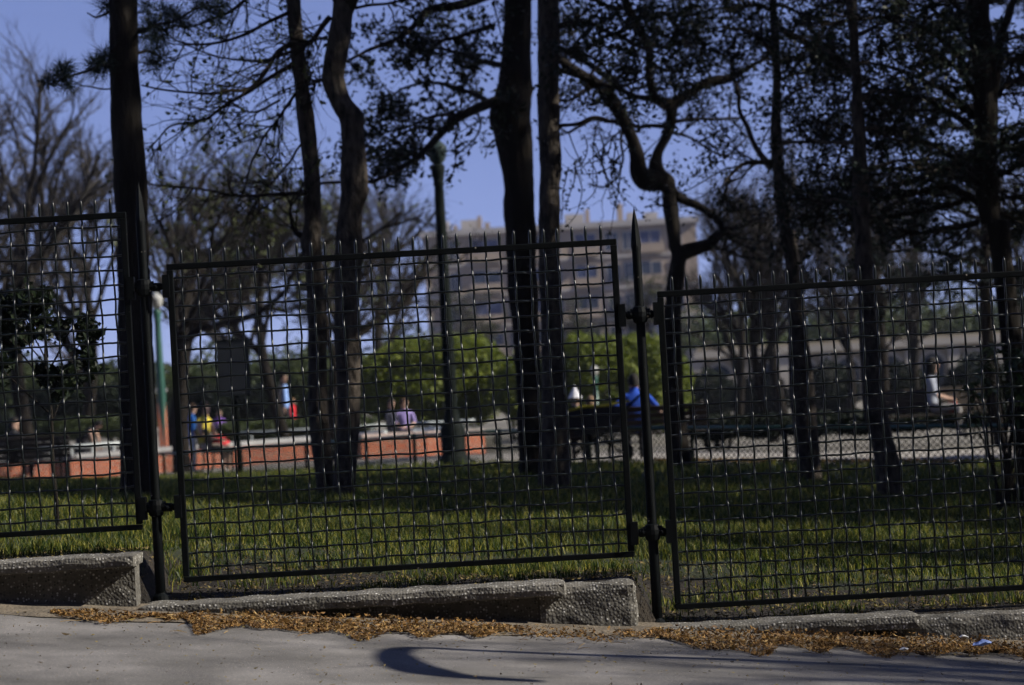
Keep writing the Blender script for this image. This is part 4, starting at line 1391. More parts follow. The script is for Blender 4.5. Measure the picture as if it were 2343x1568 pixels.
# limbs of the nearer many branched tree, hand placed
T = Tree('spreading_tree', 'bare tree with one heavy limb slanting up behind the mesh', gz(408, 1000, 50.0), 'bark_dark', 'bare trees beyond the path')
y = 50.0
trunk_mesh(T.t, [(760, 398, 428), (820, 402, 432), (900, 398, 430), (1000, 394, 432)], y, seed=70)
fl = []
for rows in ([(412, 790, 0, 26), (440, 765, 0, 20), (500, 742, -.5, 16), (570, 725, -1, 15), (640, 680, -1.5, 13), (668, 630, -1.8, 11), (690, 585, -2, 10), (720, 560, -2, 7)],
             [(410, 790, 0, 24), (420, 700, .4, 18), (450, 620, .8, 14), (500, 560, 1, 11), (560, 510, 1.2, 9), (610, 480, 1.4, 7)],
             [(408, 780, 0, 24), (398, 700, -.4, 16), (405, 620, -.8, 13), (380, 540, -1.2, 10), (350, 480, -1.5, 7), (330, 420, -1.6, 5)],
             [(415, 740, 0, 16), (440, 660, .8, 13), (445, 580, 1.5, 10), (440, 480, 2, 8), (470, 400, 2.2, 5)],
             [(410, 770, 0, 18), (450, 700, -.8, 13), (480, 600, -1.4, 10), (490, 520, -1.8, 8), (540, 440, -2.2, 5)]):
    q = limb(T.t, rows, y, 7, 26, 0.04)
    fl.append(resamp(*q, 10))
A, RA = T.twigs((np.concatenate([q[0] for q in fl]), np.concatenate([q[1] for q in fl])), 8, 1.7, 6, 0.8, 0.8, 0.05, spread=0.7, up=0.2, wig=0.22, r1=0.03, r2=0.012, jit=0.04, m3=3, l3=0.45)
T.leafmat = 'bud'
T.done()
T = Tree('spreading_tree', 'bare tree behind the crooked stem with two slanting limbs', gz(770, 1000, 46.0), 'bark_dark', 'bare trees beyond the path')
y = 46.0
trunk_mesh(T.t, [(840, 752, 784), (900, 750, 782), (1010, 746, 786)], y, seed=75)
fl = []
for rows in ([(765, 850, 0, 28), (800, 790, 0, 24), (850, 745, .2, 20), (900, 712, .4, 17), (930, 690, .5, 13), (960, 645, .7, 10), (990, 615, .9, 7), (1060, 600, 1.2, 4)],
             [(880, 725, .3, 14), (910, 680, .6, 11), (950, 640, .9, 9), (985, 600, 1.1, 6)],
             [(770, 850, 0, 22), (750, 760, -.3, 16), (745, 680, -.5, 12), (790, 590, -.6, 10), (880, 520, -.8, 8), (960, 500, -1, 5)],
             [(768, 840, 0, 20), (800, 700, 1, 14), (850, 600, 1.5, 10), (930, 560, 2, 7), (1000, 480, 2.2, 4)]):
    q = limb(T.t, rows, y, 7, 26, 0.04)
    fl.append(resamp(*q, 10))
T.twigs((np.concatenate([q[0] for q in fl]), np.concatenate([q[1] for q in fl])), 8, 1.4, 6, 0.7, 0.6, 0.045, spread=0.7, up=0.2, wig=0.22, r1=0.025, r2=0.01, jit=0.04, m3=3, l3=0.4)
T.leafmat = 'bud'
T.done()

# dark holly sapling behind the uphill panel
T = Tree('holly_sapling', 'dark broad leaved sapling pressed against the uphill mesh panel', gz(110, 1200, 13.2), 'bark_dark')
y = 13.2
fl = []
for rows in ([(135, 1260, 0, 9), (120, 1000, 0, 8), (105, 820, 0, 7), (100, 740, 0, 5), (95, 650, 0, 3)], [(115, 900, 0, 5), (60, 820, .1, 4), (10, 770, .2, 3), (-60, 740, .2, 3)], [(112, 860, 0, 5), (150, 770, -.1, 4), (185, 735, -.1, 3)],
             [(118, 950, 0, 5), (60, 900, -.1, 4), (0, 850, -.2, 3), (-60, 860, -.2, 3)], [(110, 830, 0, 4), (60, 740, .1, 3), (20, 690, .1, 3)], [(118, 960, 0, 4), (170, 850, .1, 3), (200, 815, .1, 2)], [(104, 760, 0, 4), (70, 700, 0, 3), (50, 680, 0, 2)],
             [(110, 840, 0, 4), (40, 760, .2, 3), (-20, 720, .3, 3)], [(116, 930, 0, 4), (130, 900, 0, 3), (125, 870, 0, 2)]):
    q = limb(T.t, rows, y, 5, 20)
    fl.append(resamp(q[0][6:], q[1][6:], 10))
T.twigs((np.concatenate([q[0] for q in fl]), np.concatenate([q[1] for q in fl])), 7, 0.17, 4, 0.1, 6.0, 0.034, spread=0.9, up=0.0, r1=0.004, r2=0.002, jit=0.015, ratio=0.55)
T.done()


# ------------------------------------------------------------------ bushes and hedges
def bush(name, label, cat, lobes, y, material, n, size, group=None, stem=True):
    """lobes: (u, v, ru px, rv px, dy, ry m)"""
    c0 = at(lobes[0][0], lobes[0][1], y)
    zb = float(zg(c0[0], y))
    e = empty(name, (c0[0], y, zb), label, cat, group)
    m = MB()
    tot = sum(l[2] * l[3] for l in lobes)
    for (u, v, ru, rv, dy, ry) in lobes:
        c = at(u, v, y + dy)
        k = int(n * ru * rv / tot)
        d = unit(rng.normal(0, 1, (k, 3)))
        q = d * (0.72 + 0.30 * rng.random((k, 1)) ** 0.6)
        q *= (1 + 0.16 * wob(d, 3.1, u * .01) + 0.1 * wob(d, 8, v * .01))[:, None]
        p = c + q * np.array([px(ru, y), ry, px(rv, y)])
        p = p[p[:, 2] > zb]
        m.add(*leaf_cards(p, size, 0.2, 0.55))
    o = m.build('foliage', material, e)
    o['kind'] = 'stuff'
    s = MB()
    for k in range(7):
        a = random.uniform(-1, 1)
        top = c0 + np.array([a * px(lobes[0][2], y) * .6, random.uniform(-.3, .3), 0])
        s.tubes(np.array([[c0[0] + a * .2, y, zb - .05], (np.array([c0[0] + a * .3, y, zb]) + top) / 2, top]), np.array([0.04, 0.03, 0.012]), 5)
    s.build('stems', M['twig'], e)
    return e


bush('round_shrub', 'big bright green shrub behind the lavender shirted sitter', 'shrub', [(990, 880, 120, 98, 0, 1.6), (880, 880, 75, 80, .4, 1.4), (1090, 870, 80, 95, .3, 1.4), (940, 830, 80, 55, .3, 1.2), (1040, 830, 90, 62, -.2, 1.2)], 68, M['spring'], 26000, 0.075)
bush('round_shrub', 'big bright green shrub behind the bench and small white lamp', 'shrub', [(1400, 870, 130, 100, 0, 1.6), (1510, 880, 75, 98, -.2, 1.4), (1330, 840, 60, 75, .3, 1.2), (1460, 830, 75, 62, .3, 1.2), (1200, 890, 70, 80, .5, 1.2)], 66, M['spring'], 26000, 0.075)
bush('clipped_hedge', 'low clipped hedge below the walking man', 'hedge', [(560, 985, 70, 24, 0, .6), (640, 982, 70, 24, 0, .6), (720, 978, 60, 24, 0, .6), (800, 972, 60, 22, 0, .6)], 59.5, M['hedge'], 9000, 0.05)
bush('clipped_hedge', 'low clipped hedge uphill of the brick pillar', 'hedge', [(60, 985, 80, 26, 0, .6), (170, 980, 80, 26, 0, .6), (270, 975, 80, 26, 0, .6)], 62, M['hedge'], 8000, 0.05)
bush('clipped_hedge', 'long dark hedge beyond the downhill path', 'hedge', [(1640, 978, 75, 28, 0, .5), (1750, 975, 80, 28, .2, .5), (1860, 970, 80, 28, .4, .5), (1970, 966, 80, 28, .5, .5), (2080, 962, 80, 26, .6, .5), (2200, 956, 80, 26, .6, .5), (2310, 950, 80, 26, .6, .5)], 44, M['leaf_dark'], 26000, 0.045)
bush('tall_hedge', 'olive hedge closing the plaza behind the bare trees', 'hedge', [(20, 885, 110, 52, 0, 1.2), (180, 880, 110, 52, .5, 1.2), (340, 880, 100, 46, 0, 1.2), (480, 880, 100, 46, .6, 1.2), (620, 880, 100, 48, 0, 1.2), (750, 872, 100, 52, .4, 1.2)], 84, M['hedge'], 26000, 0.09)
for k, (u, v, ru, rv, yy, lb) in enumerate(((700, 880, 70, 70, 74, 'dark green shrub between the walking man and the twin stems'), (470, 925, 55, 40, 70, 'dark shrub behind the seated woman in yellow'), (120, 930, 70, 48, 70, 'dark shrub behind the person crouching in black'),
                                            (1620, 900, 60, 55, 90, 'shadowed shrub at the corner of the cream pavilion'), (1180, 880, 60, 60, 76, 'shrub filling the gap behind the swollen trunk'), (600, 920, 60, 42, 72, 'dark shrub behind the sign board post'), (260, 925, 60, 48, 72, 'dark shrub behind the thick pine trunk'), (1740, 905, 60, 50, 86, 'dark shrub hiding the first arches of the pavilion'), (1900, 890, 55, 62, 88, 'dark shrub hiding the middle arches of the pavilion'),
                                            (2060, 885, 60, 55, 86, 'dark shrub before the pavilion behind the knotted trunk'), (2240, 875, 70, 62, 84, 'dark shrub before the pavilion behind the glossy shrub'))):
    bush('shrub', lb, 'shrub', [(u, v, ru, rv, 0, 1.2), (u - ru * .5, v + 10, ru * .7, rv * .7, .3, 1), (u + ru * .5, v + 12, ru * .7, rv * .7, -.2, 1)], yy, M['leaf_dark'] if k != 0 else M['hedge'], 7000, 0.07)

# far wood beyond the plaza
m, mt = MB(), MB()
for k in range(110):
    u = random.uniform(-150, 2500)
    y = random.uniform(135, 175)
    c = at(u, 905 - .057 * (u - 1171), y)
    if 960 < u < 1560: continue
    hh = random.uniform(3.2, 5.5) if u < 900 else random.uniform(4.5, 7)
    kk = 1100
    d = unit(rng.normal(0, 1, (kk, 3)))
    p = np.array([c[0], y, ZC - 1.8 + hh * .5]) + d * (0.3 + 0.75 * rng.random((kk, 1))) * np.array([hh * .45, hh * .4, hh * .5])
    m.add(*leaf_cards(p, 0.24, 0, 0.5))
o = m.build('far_wood', M['hedge'])
tag(o, 'hazy mass of budding trees beyond the plaza', 'trees', kind='stuff')

# glossy shrub with long leaves at the downhill end
e = empty('glossy_shrub', gz(2320, 1100, 19.5), 'glossy long leaved shrub behind the downhill panel', 'shrub')
m, s = MB(), MB()
for k in range(26):
    u, v = random.uniform(2215, 2420), random.uniform(790, 960)
    if v < 860 and u < 2240: continue
    c = at(u, v, 19.5 + random.uniform(-.5, .5))
    b0 = np.array(e.location) + np.array([random.uniform(-.15, .2), random.uniform(-.15, .15), 0])
    s.tubes(smooth_path([b0, (b0 + c) / 2 + np.array([0, 0, .1]), c], 6), np.linspace(.012, .005, 6), 4)
    for j in range(13):
        a = j * 2.4 + random.random()
        d = np.array([math.cos(a), math.sin(a), random.uniform(-.5, .7)])
        d /= np.linalg.norm(d)
        w = np.cross(d, (0, 0, 1))
        w = w / np.linalg.norm(w) * 0.018
        L = random.uniform(.1, .17)
        dn = np.array([0, 0, -.05])
        V = [c, c + d * L * .4 + w, c + d * L * .8 + w * .7 + dn * .5, c + d * L * 1.1 + dn, c + d * L * .8 - w * .7 + dn * .5, c + d * L * .4 - w]
        m.add(V, [(0, 1, 2, 5), (5, 2, 3, 4)])
o = m.build('foliage', M['shrub'], e)
o['kind'] = 'stuff'
s.build('stems', M['twig'], e)

# ------------------------------------------------------------------ apartment block
y = 220.0
pl, prr = at(968, 545, y), at(1592, 508, y)
ztop = (at(968, 545, y)[2] + at(1592, 508, y)[2]) / 2
zb = ZC - 3
e = empty('apartment_block', ((pl[0] + prr[0]) / 2, y + 6, zb), 'pale pinkish apartment block with flat roof and dark window bays', 'building')
x0, x1 = pl[0], prr[0]
MB().box((x0, y, zb), (x1, y + 12, ztop)).build('wall', M['facade'], e)
rf = MB().box((x0 - .3, y - .35, ztop + 0.002), (x1 + .3, y + 12.3, ztop + .55)).build('roof', M['facade_band'], e)
for (u, w, h) in ((1018, 22, 26), (1042, 10, 16), (1075, 40, 26), (1098, 10, 34), (1115, 12, 18), (1315, 44, 26), (1345, 9, 36), (1420, 12, 44), (1445, 20, 22), (1490, 30, 20)):
    p = at(u, 520, y + 4)
    MB().box((p[0] - px(w, y) / 2, y + 3, ztop + .5), (p[0] + px(w, y) / 2, y + 5, ztop + .55 + px(h, y))).build('chimney', M['facade_band'] if w > 15 else M['facade'], rf)
ST = 2.85
bays = [(1012, 18, 'glass'), (1040, 22, 'glass'), (1112, 60, 'shutter'), (1172, 24, 'glass'), (1212, 50, 'shutter'), (1270, 26, 'glass'), (1342, 46, 'shutter'), (1402, 28, 'glass'), (1440, 24, 'glass'), (1490, 46, 'shutter'), (1548, 26, 'glass')]
for k in range(7):
    zt = ztop - .55 - k * ST
    MB().box((x0 - .06, y - .10, zt - 2.30), (x1 + .06, y - .003, zt - 2.02)).build('floor_band', M['facade_band'], e)
    for (u, w, mk) in bays:
        xc, hw_ = at(u, 600, y)[0], px(w, y) / 2
        f = MB()
        for a, b in (((xc - hw_ - .08, zt - 1.68), (xc - hw_, zt + .08)), ((xc + hw_, zt - 1.68), (xc + hw_ + .08, zt + .08)), ((xc - hw_, zt), (xc + hw_, zt + .08)), ((xc - hw_, zt - 1.68), (xc + hw_, zt - 1.6)), ((xc - .04, zt - 1.6), (xc + .04, zt))):
            f.box((a[0], y - .09, a[1]), (b[0], y - .004, b[1]))
        fo = f.build('window', M['facade_band'], e)
        MB().box((xc - hw_ + .004, y - .045, zt - 1.596), (xc + hw_ - .004, y - .006, zt - .004)).build('pane', M['shutter' if (mk == 'shutter' and (k * 7 + u) % 3) else 'glass'], fo)
        if w > 40:
            b = MB().box((xc - hw_ - .3, y - 1.1, zt - 1.98), (xc + hw_ + .3, y - .11, zt - 1.86)).box((xc - hw_ - .3, y - 1.1, zt - 1.86), (xc + hw_ + .3, y - 1.04, zt - 1.15))
            b.build('balcony', M['facade'], e)

# ------------------------------------------------------------------ cream pavilion
y = 118.0
xa, xb = at(1600, 900, y)[0], at(2480, 900, y)[0]
zb, zt = ZC - 2.2, at(2000, 775, y)[2]
e = empty('stone_pavilion', ((xa + xb) / 2, y + 4, zb), 'long cream stone pavilion with arches behind the downhill trees', 'building')
MB().box((xa, y, zb), (xb, y + 8, zt)).build('wall', M['cream'], e)
MB().box((xa - .2, y - .35, zt - .5), (xb + .2, y - .003, zt - .15)).build('cornice', M['whitewall'], e)
n = 9
for k in range(n):
    xc = xa + (xb - xa) * (k + .5) / n
    w = (xb - xa) / n * .27
    m = MB()
    a = np.linspace(0, math.pi, 13)
    pts = [(xc - w, zb + .3), (xc + w, zb + .3)] + [(xc + w * math.cos(t_), zb + 2.0 + w * math.sin(t_)) for t_ in a]
    V = [(p_[0], y - .03, p_[1]) for p_ in pts] + [(p_[0], y - .004, p_[1]) for p_ in pts]
    N_ = len(pts)
    c = len(V)
    V += [(xc, y - .03, zb + 1.4)]
    T_ = [(i, (i + 1) % N_, c) for i in range(N_)]
    Q_ = [(i, i + N_, (i + 1) % N_ + N_, (i + 1) % N_) for i in range(N_)]
    m.add(V, Q_, T_).build('arched_opening', M['glass'], e)
    o_, i_ = w * 1.22, w * 1.02
    m = MB()
    arc = [(xc + r_ * math.cos(t_), zb + 2.0 + r_ * math.sin(t_)) for t_ in a for r_ in (i_, o_)]
    V = [(p_[0], y - .12, p_[1]) for p_ in arc] + [(p_[0], y - .005, p_[1]) for p_ in arc]
    L_ = len(arc)
    Q_ = []
    for i in range(12):
        q = 2 * i
        Q_ += [(q, q + 1, q + 3, q + 2), (q, q + 2, q + 2 + L_, q + L_), (q + 1, q + 1 + L_, q + 3 + L_, q + 3)]
    m.add(V, Q_).build('arch_moulding', M['whitewall'], e)
for k in range(n + 1):
    xc = xa + (xb - xa) * k / n
    MB().box((xc - .28, y - .22, zb), (xc + .28, y - .006, zt - .52)).build('pilaster', M['whitewall'], e)
# white balustrade in front
y = 100.0
xa, xb = at(1590, 940, y)[0], at(1780, 930, y)[0]
e = empty('white_balustrade', ((xa + xb) / 2, y, ZC - 1.9), 'row of pale stone posts by the bright shrub', 'balustrade')
for k in range(7):
    xc = xa + (xb - xa) * (k + .5) / 7
    MB().lathe([(0, ZC - 1.9), (.16, ZC - 1.9), (.16, ZC - 1.6), (.10, ZC - 1.5), (.15, ZC - 1.0), (.09, ZC - .5), (.15, ZC - .35), (0, ZC - .35)], (xc, y, 0), 10).build('baluster', M['whitewall'], e, smooth=True)
MB().box((xa, y - .18, ZC - .352), (xb, y + .18, ZC - .18)).build('top_rail', M['whitewall'], e)

# ------------------------------------------------------------------ brick walls, rails and pillar
def wallrun(name, label, cat, pts, h, th, m_wall, m_cap, cap_h=0.09, over=0.04, zf=None):
    """pts: list of (x, y)"""
    c = np.mean(pts, 0)
    e = empty(name, (c[0], c[1], float(zg(c[0], c[1]))), label, cat)
    for (a, b) in zip(pts[:-1], pts[1:]):
        a, b = np.array(a, float), np.array(b, float)
        d = (b - a) / 2
        n = np.array([-d[1], d[0]]) / np.linalg.norm(d)
        za, zb_ = float(zg(*a)), float(zg(*b))
        mid = (a + b) / 2
        dz = (zb_ - za) / 2
        for (zz, hh, tt, mm, nm) in ((-.2, h + .2, th / 2, m_wall, 'wall'), (h + .002, cap_h, th / 2 + over, m_cap, 'coping')):
            MB().obox((mid[0], mid[1], (za + zb_) / 2 + zz + hh / 2), (d[0], d[1], dz), (n[0] * tt, n[1] * tt, 0), (0, 0, hh / 2)).build(nm, mm, e)
    return e


def gp(u, y):
    p = at(u, 1000, y)
    return (p[0], p[1])


wallrun('brick_wall', 'low red brick wall with pale coping along the path', 'wall', [gp(-150, 49.5), gp(120, 50.5), gp(420, 52.2), gp(760, 55), gp(900, 57)], 0.45, 0.35, M['brick'], M['coping'])
wallrun('brick_wall', 'low red brick wall with pinkish rounded coping behind the tall lamp', 'wall', [gp(815, 49), gp(960, 50), gp(1095, 51.5)], 0.42, 0.35, M['brick'], M['coping_pink'])
# raised terrace behind the wall
xs = np.linspace(-14, -0.6, 20)
d = np.array([0, 0.02, 6, 16.0])
X = np.repeat(xs[:, None], 4, 1)
Y = np.interp(xs, [-14, -3.6, -0.6], [57.2, 58.6, 60.4])[:, None] + d[None, :]
Z = np.full_like(X, ZC - 1.3)
Z[:, 0] = ZC - 1.95
Z[:, 3] = ZC - 1.9
sheet('terrace', X, Y, Z, M['plaza'], smooth=False, kind='structure', label='raised earth terrace behind the brick wall')
# yellowed leaves along the path edge
l = MB()
n_ = 5000
x_ = rng.uniform(1.8, 8.5, n_)
y_ = edge_y(x_) + 0.1 + rng.random(n_) ** 1.3 * 1.2
l.add(*flakes(np.stack([x_, y_, zg(x_, y_) + .03], 1), rng.uniform(.015, .035, n_), .5, .4))
tag(l.build('path_litter', M['litter']), 'yellow brown leaves along the edge of the gravel path', 'leaves', kind='stuff')
# brick pillar
p = gp(374, 57)
zb = float(zg(*p))
e = empty('brick_pillar', (p[0], p[1], zb), 'tall red brick pillar with stone cap beside the pine trunk', 'pillar')
hw_ = px(8.5, 57)
zt = at(370, 897, 57)[2]
MB().box((p[0] - hw_, p[1] - hw_, zb - .2), (p[0] + hw_, p[1] + hw_, zt)).build('shaft', M['brick'], e)
MB().box((p[0] - hw_ - .04, p[1] - hw_ - .04, zt + .002), (p[0] + hw_ + .04, p[1] + hw_ + .04, zt + .09)).build('cap', M['coping'], e)


def handrail(label, rows, y0, y1, r, material, n=8, hgt=None):
    (u0, v0), (u1, v1) = rows
    a, b = at(u0, v0, y0), at(u1, v1, y1)
    e = empty('handrail', tuple((a + b) / 2 - np.array([0, 0, .5])), label, 'rail')
    MB().tubes(np.array([a, (a + b) / 2, b]), np.full(3, r), 8, cap=True).build('rail', material, e, smooth=True)
    for k in range(n):
        p_ = a + (b - a) * (k + .5) / n
        zz = float(zg(p_[0], p_[1]))
        MB().tubes(np.array([[p_[0], p_[1], zz - .1], [p_[0], p_[1], p_[2]]]), np.full(2, r * .6), 6).build('post', material, e, smooth=True)


handrail('pale upper handrail running behind the sitting pair', [(540, 992), (1085, 962)], 58, 60, .032, M['rail_pale'])
handrail('pale lower handrail on the brick wall coping', [(400, 1026), (1060, 978)], 53.5, 59.5, .05, M['rail_pale'], 9)
handrail('pale rail behind the person crouching in black', [(90, 1028), (330, 1012)], 51.5, 52.5, .045, M['rail_pale'], 5)

# ------------------------------------------------------------------ low chain link fence along the path
def chain_span(a, b, h, label):
    a, b = np.array(a), np.array(b)
    e = empty('low_mesh_fence', tuple(((a + b) / 2)), label, 'fence', 'low chain link fence along the path')
    L = np.linalg.norm((b - a)[:2])
    d = (b - a) / L
    MB().tubes(np.array([[a[0], a[1], a[2] - .2], [a[0], a[1], a[2] + h + .03]]), np.full(2, .03), 8, cap=True).build('post', M['lamp_dark'], e, smooth=True)
    MB().tubes(np.array([a + (0, 0, h), b + (0, 0, h)]), np.full(2, .021), 7, cap=True).build('top_rail', M['rail_green'], e, smooth=True)
    s = 0.085
    P = []
    for k in range(int((L + h) / s) + 1):
        for sg in (1, -1):
            q0, q1 = (k * s, k * s - h) if sg > 0 else (k * s - h, k * s)
            t0, t1 = q0, q1
            z0, z1 = 0.0, h
            # clip to the span
            if sg > 0:
                if t1 < 0: z1 = h * t0 / h if t0 < h else h; z1 = min(h, t0); t1 = max(t0 - z1, 0)
                if t0 > L: z0 = t0 - L; t0 = L
            else:
                if t0 < 0: z0 = -t0; t0 = 0
                if t1 > L: z1 = h - (t1 - L); t1 = L
            if z1 - z0 > .01: P.append([a + d * t0 + (0, 0, z0 + .02), a + d * t1 + (0, 0, z1 + .0)])
    P = np.array(P)
    o = MB().tubes(P, np.full(P.shape[:2], .0062), 3).build('wire_netting', M['lamp_dark'], e)
    o['kind'] = 'stuff'


xs_ = [-12, -9.2, -7.0, -5.1, -3.6, -2.4, -1.55, -.25, .95, 2.15, 3.3, 4.4, 5.5, 6.7, 8]
LB = ['at the far uphill end', 'behind the dark sitter uphill', 'below the person crouching in black', 'beside the brick pillar', 'behind the blue shirted youth', 'beside the sign board post', 'behind the twin stems', 'behind the foot of the tall lamp', 'between the tall lamp and the swollen trunk', 'behind the pram', 'under the man in blue', 'beyond the contorted tree', 'behind the leaning slender trunk', 'beyond the downhill bench']
for k in range(len(xs_) - 1):
    a, b = xs_[k], xs_[k + 1]
    ya, yb = float(edge_y(a)) - .12, float(edge_y(b)) - .12
    chain_span((a, ya, float(zg(a, ya))), (b, yb, float(zg(b, yb))), .47, 'low chain link span ' + LB[k])

# ------------------------------------------------------------------ lamps and sign board
def lamp(name, label, u, vtop, vneck, vbase, y, wpx, post_m, glass_m, base_flare=True):
    t_, b_ = at(u[0], vtop, y), at(u[1], vbase, y)
    x, zb_ = b_[0], b_[2]
    nk = at(u[0], vneck, y)[2]
    H = t_[2]
    W = px(wpx, y) / 2
    e = empty(name, (x, y, zb_), label, 'lamp', 'park lamps')
    r = W * .42
    prof = [(0, zb_ - .05)]
    if base_flare:
        prof += [(.30, zb_ - .05), (.29, zb_ + .05), (.2, zb_ + .12), (.17, zb_ + .18), (.175, zb_ + .5), (.15, zb_ + .56), (.12, zb_ + .62), (.085, zb_ + .8)]
    prof += [(W * .66, zb_ + .9), (W * .5, nk - .5), (W * .46, nk - .3), (W * .58, nk - .28), (W * .5, nk - .24), (W * .66, nk - .12), (W * .72, nk - .03), (W * .6, nk), (0, nk)]
    MB().lathe(prof, (x, y, 0), 14).build('post', post_m, e, smooth=True)
    hh = H - nk
    MB().lathe([(r * .9, nk + .002), (W * .76, nk + hh * .16), (W, nk + hh * .48), (W * 1.0, nk + hh * .62)], (x, y, 0), 12).build('globe', glass_m, e, smooth=True)
    MB().lathe([(W * 1.06, nk + hh * .62), (W * .95, nk + hh * .72), (W * .45, nk + hh * .9), (W * .12, nk + hh * .95), (0, H)], (x, y, 0), 12).build('cap', glass_m, e, smooth=True)
    return e


lamp('street_lamp', 'tall dark park lamp on a flared pedestal behind the middle panel', (988, 1040), 318, 378, 1066, 33.5, 46, M['lamp_dark'], M['opal_dark'])
lamp('street_lamp', 'green post lamp with white lantern beside the pine trunk', (363, 375), 668, 708, 1010, 53, 30, M['lamp_green'], M['opal'], False)
lamp('street_lamp', 'small distant lamp with white lantern before the bright shrub', (1364, 1368), 835, 860, 985, 62, 18, M['lamp_green'], M['opal'], False)
y = 40.0
p, b_ = at(531, 842, y), at(548, 1088, y)
e = empty('sign_board', (b_[0], y, float(zg(b_[0], y))), 'back of a notice board, coloured black for its shade, on a thin post', 'sign')
hw_, hh = px(35, y), px(62, y)
zc_ = at(531, 842, y)[2]
m = MB().box((b_[0] - hw_, y - .025, zc_ - hh), (b_[0] + hw_, y + .025, zc_ + hh)).build('board', M['board'], e)  # near-black colour stands in for the shade on the board
f = MB()
for a, b in (((-hw_ - .02, -hh - .02), (hw_ + .02, -hh)), ((-hw_ - .02, hh), (hw_ + .02, hh + .02)), ((-hw_ - .02, -hh), (-hw_, hh)), ((hw_, -hh), (hw_ + .02, hh))):
    f.box((b_[0] + a[0], y - .035, zc_ + a[1]), (b_[0] + b[0], y + .035, zc_ + b[1]))
f.build('frame', M['lamp_dark'], e)
MB().lathe([(0, float(e.location.z) - .1), (.045, float(e.location.z) - .1), (.04, zc_ + hh + .03), (.05, zc_ + hh + .06), (0, zc_ + hh + .1)], (b_[0], y + .065, 0), 10).build('post', M['lamp_dark'], e, smooth=True)
#@@PART4
# ------------------------------------------------------------------ benches and pram
def bench(label, c, ang, L=1.7, s=1.0):
    """c: ground point; ang: direction the sitter faces"""
    e = empty('park_bench', tuple(c), label, 'bench', 'wooden park benches')
    e.rotation_euler = (0, 0, ang)
    e.scale = (s, 1, s)

    def add(nm, m, material):
        V, Q = np.vstack(m.V), np.vstack(m.Q)
        me = mesh_from(nm, V, Q, np.vstack(m.T) if m.T else [], False)
        me.materials.append(material)
        o = bpy.data.objects.new(nm, me)
        COL.objects.link(o)
        o.parent = e
    for k in range(4):
        add('seat_slat', MB().box((-.02 + k * .11, -L / 2, .42), (.075 + k * .11, L / 2, .45)), M['wood'])
    for k in range(4):
        z = .52 + k * .11
        add('back_slat', MB().obox((-.07 - k * .028, 0, z), (.012, 0, 0.003), (0, L / 2, 0), (-.012, 0, .045)), M['wood'])
    for s in (-1, 1):
        yy = s * (L / 2 - .22)
        add('leg', MB().tubes(np.array([[.36, yy, -.03], [.34, yy, .2], [.36, yy, .42]]), np.full(3, .022), 6, cap=True).tubes(np.array([[-.12, yy, -.03], [-.02, yy, .2], [-.04, yy, .45], [-.17, yy, .9]]), np.full(4, .022), 6, cap=True).tubes(np.array([[-.03, yy, .41], [.38, yy, .41]]), np.full(2, .02), 6, cap=True), M['lamp_dark'])
        add('armrest', MB().tubes(np.array([[-.1, yy + s * .18, .66], [.15, yy + s * .18, .68], [.36, yy + s * .18, .62], [.36, yy + s * .18, .42]]), np.full(4, .018), 6, cap=True), M['lamp_dark'])
    return e


# ------------------------------------------------------------------ people
SKIN = (0.52, 0.33, 0.24)


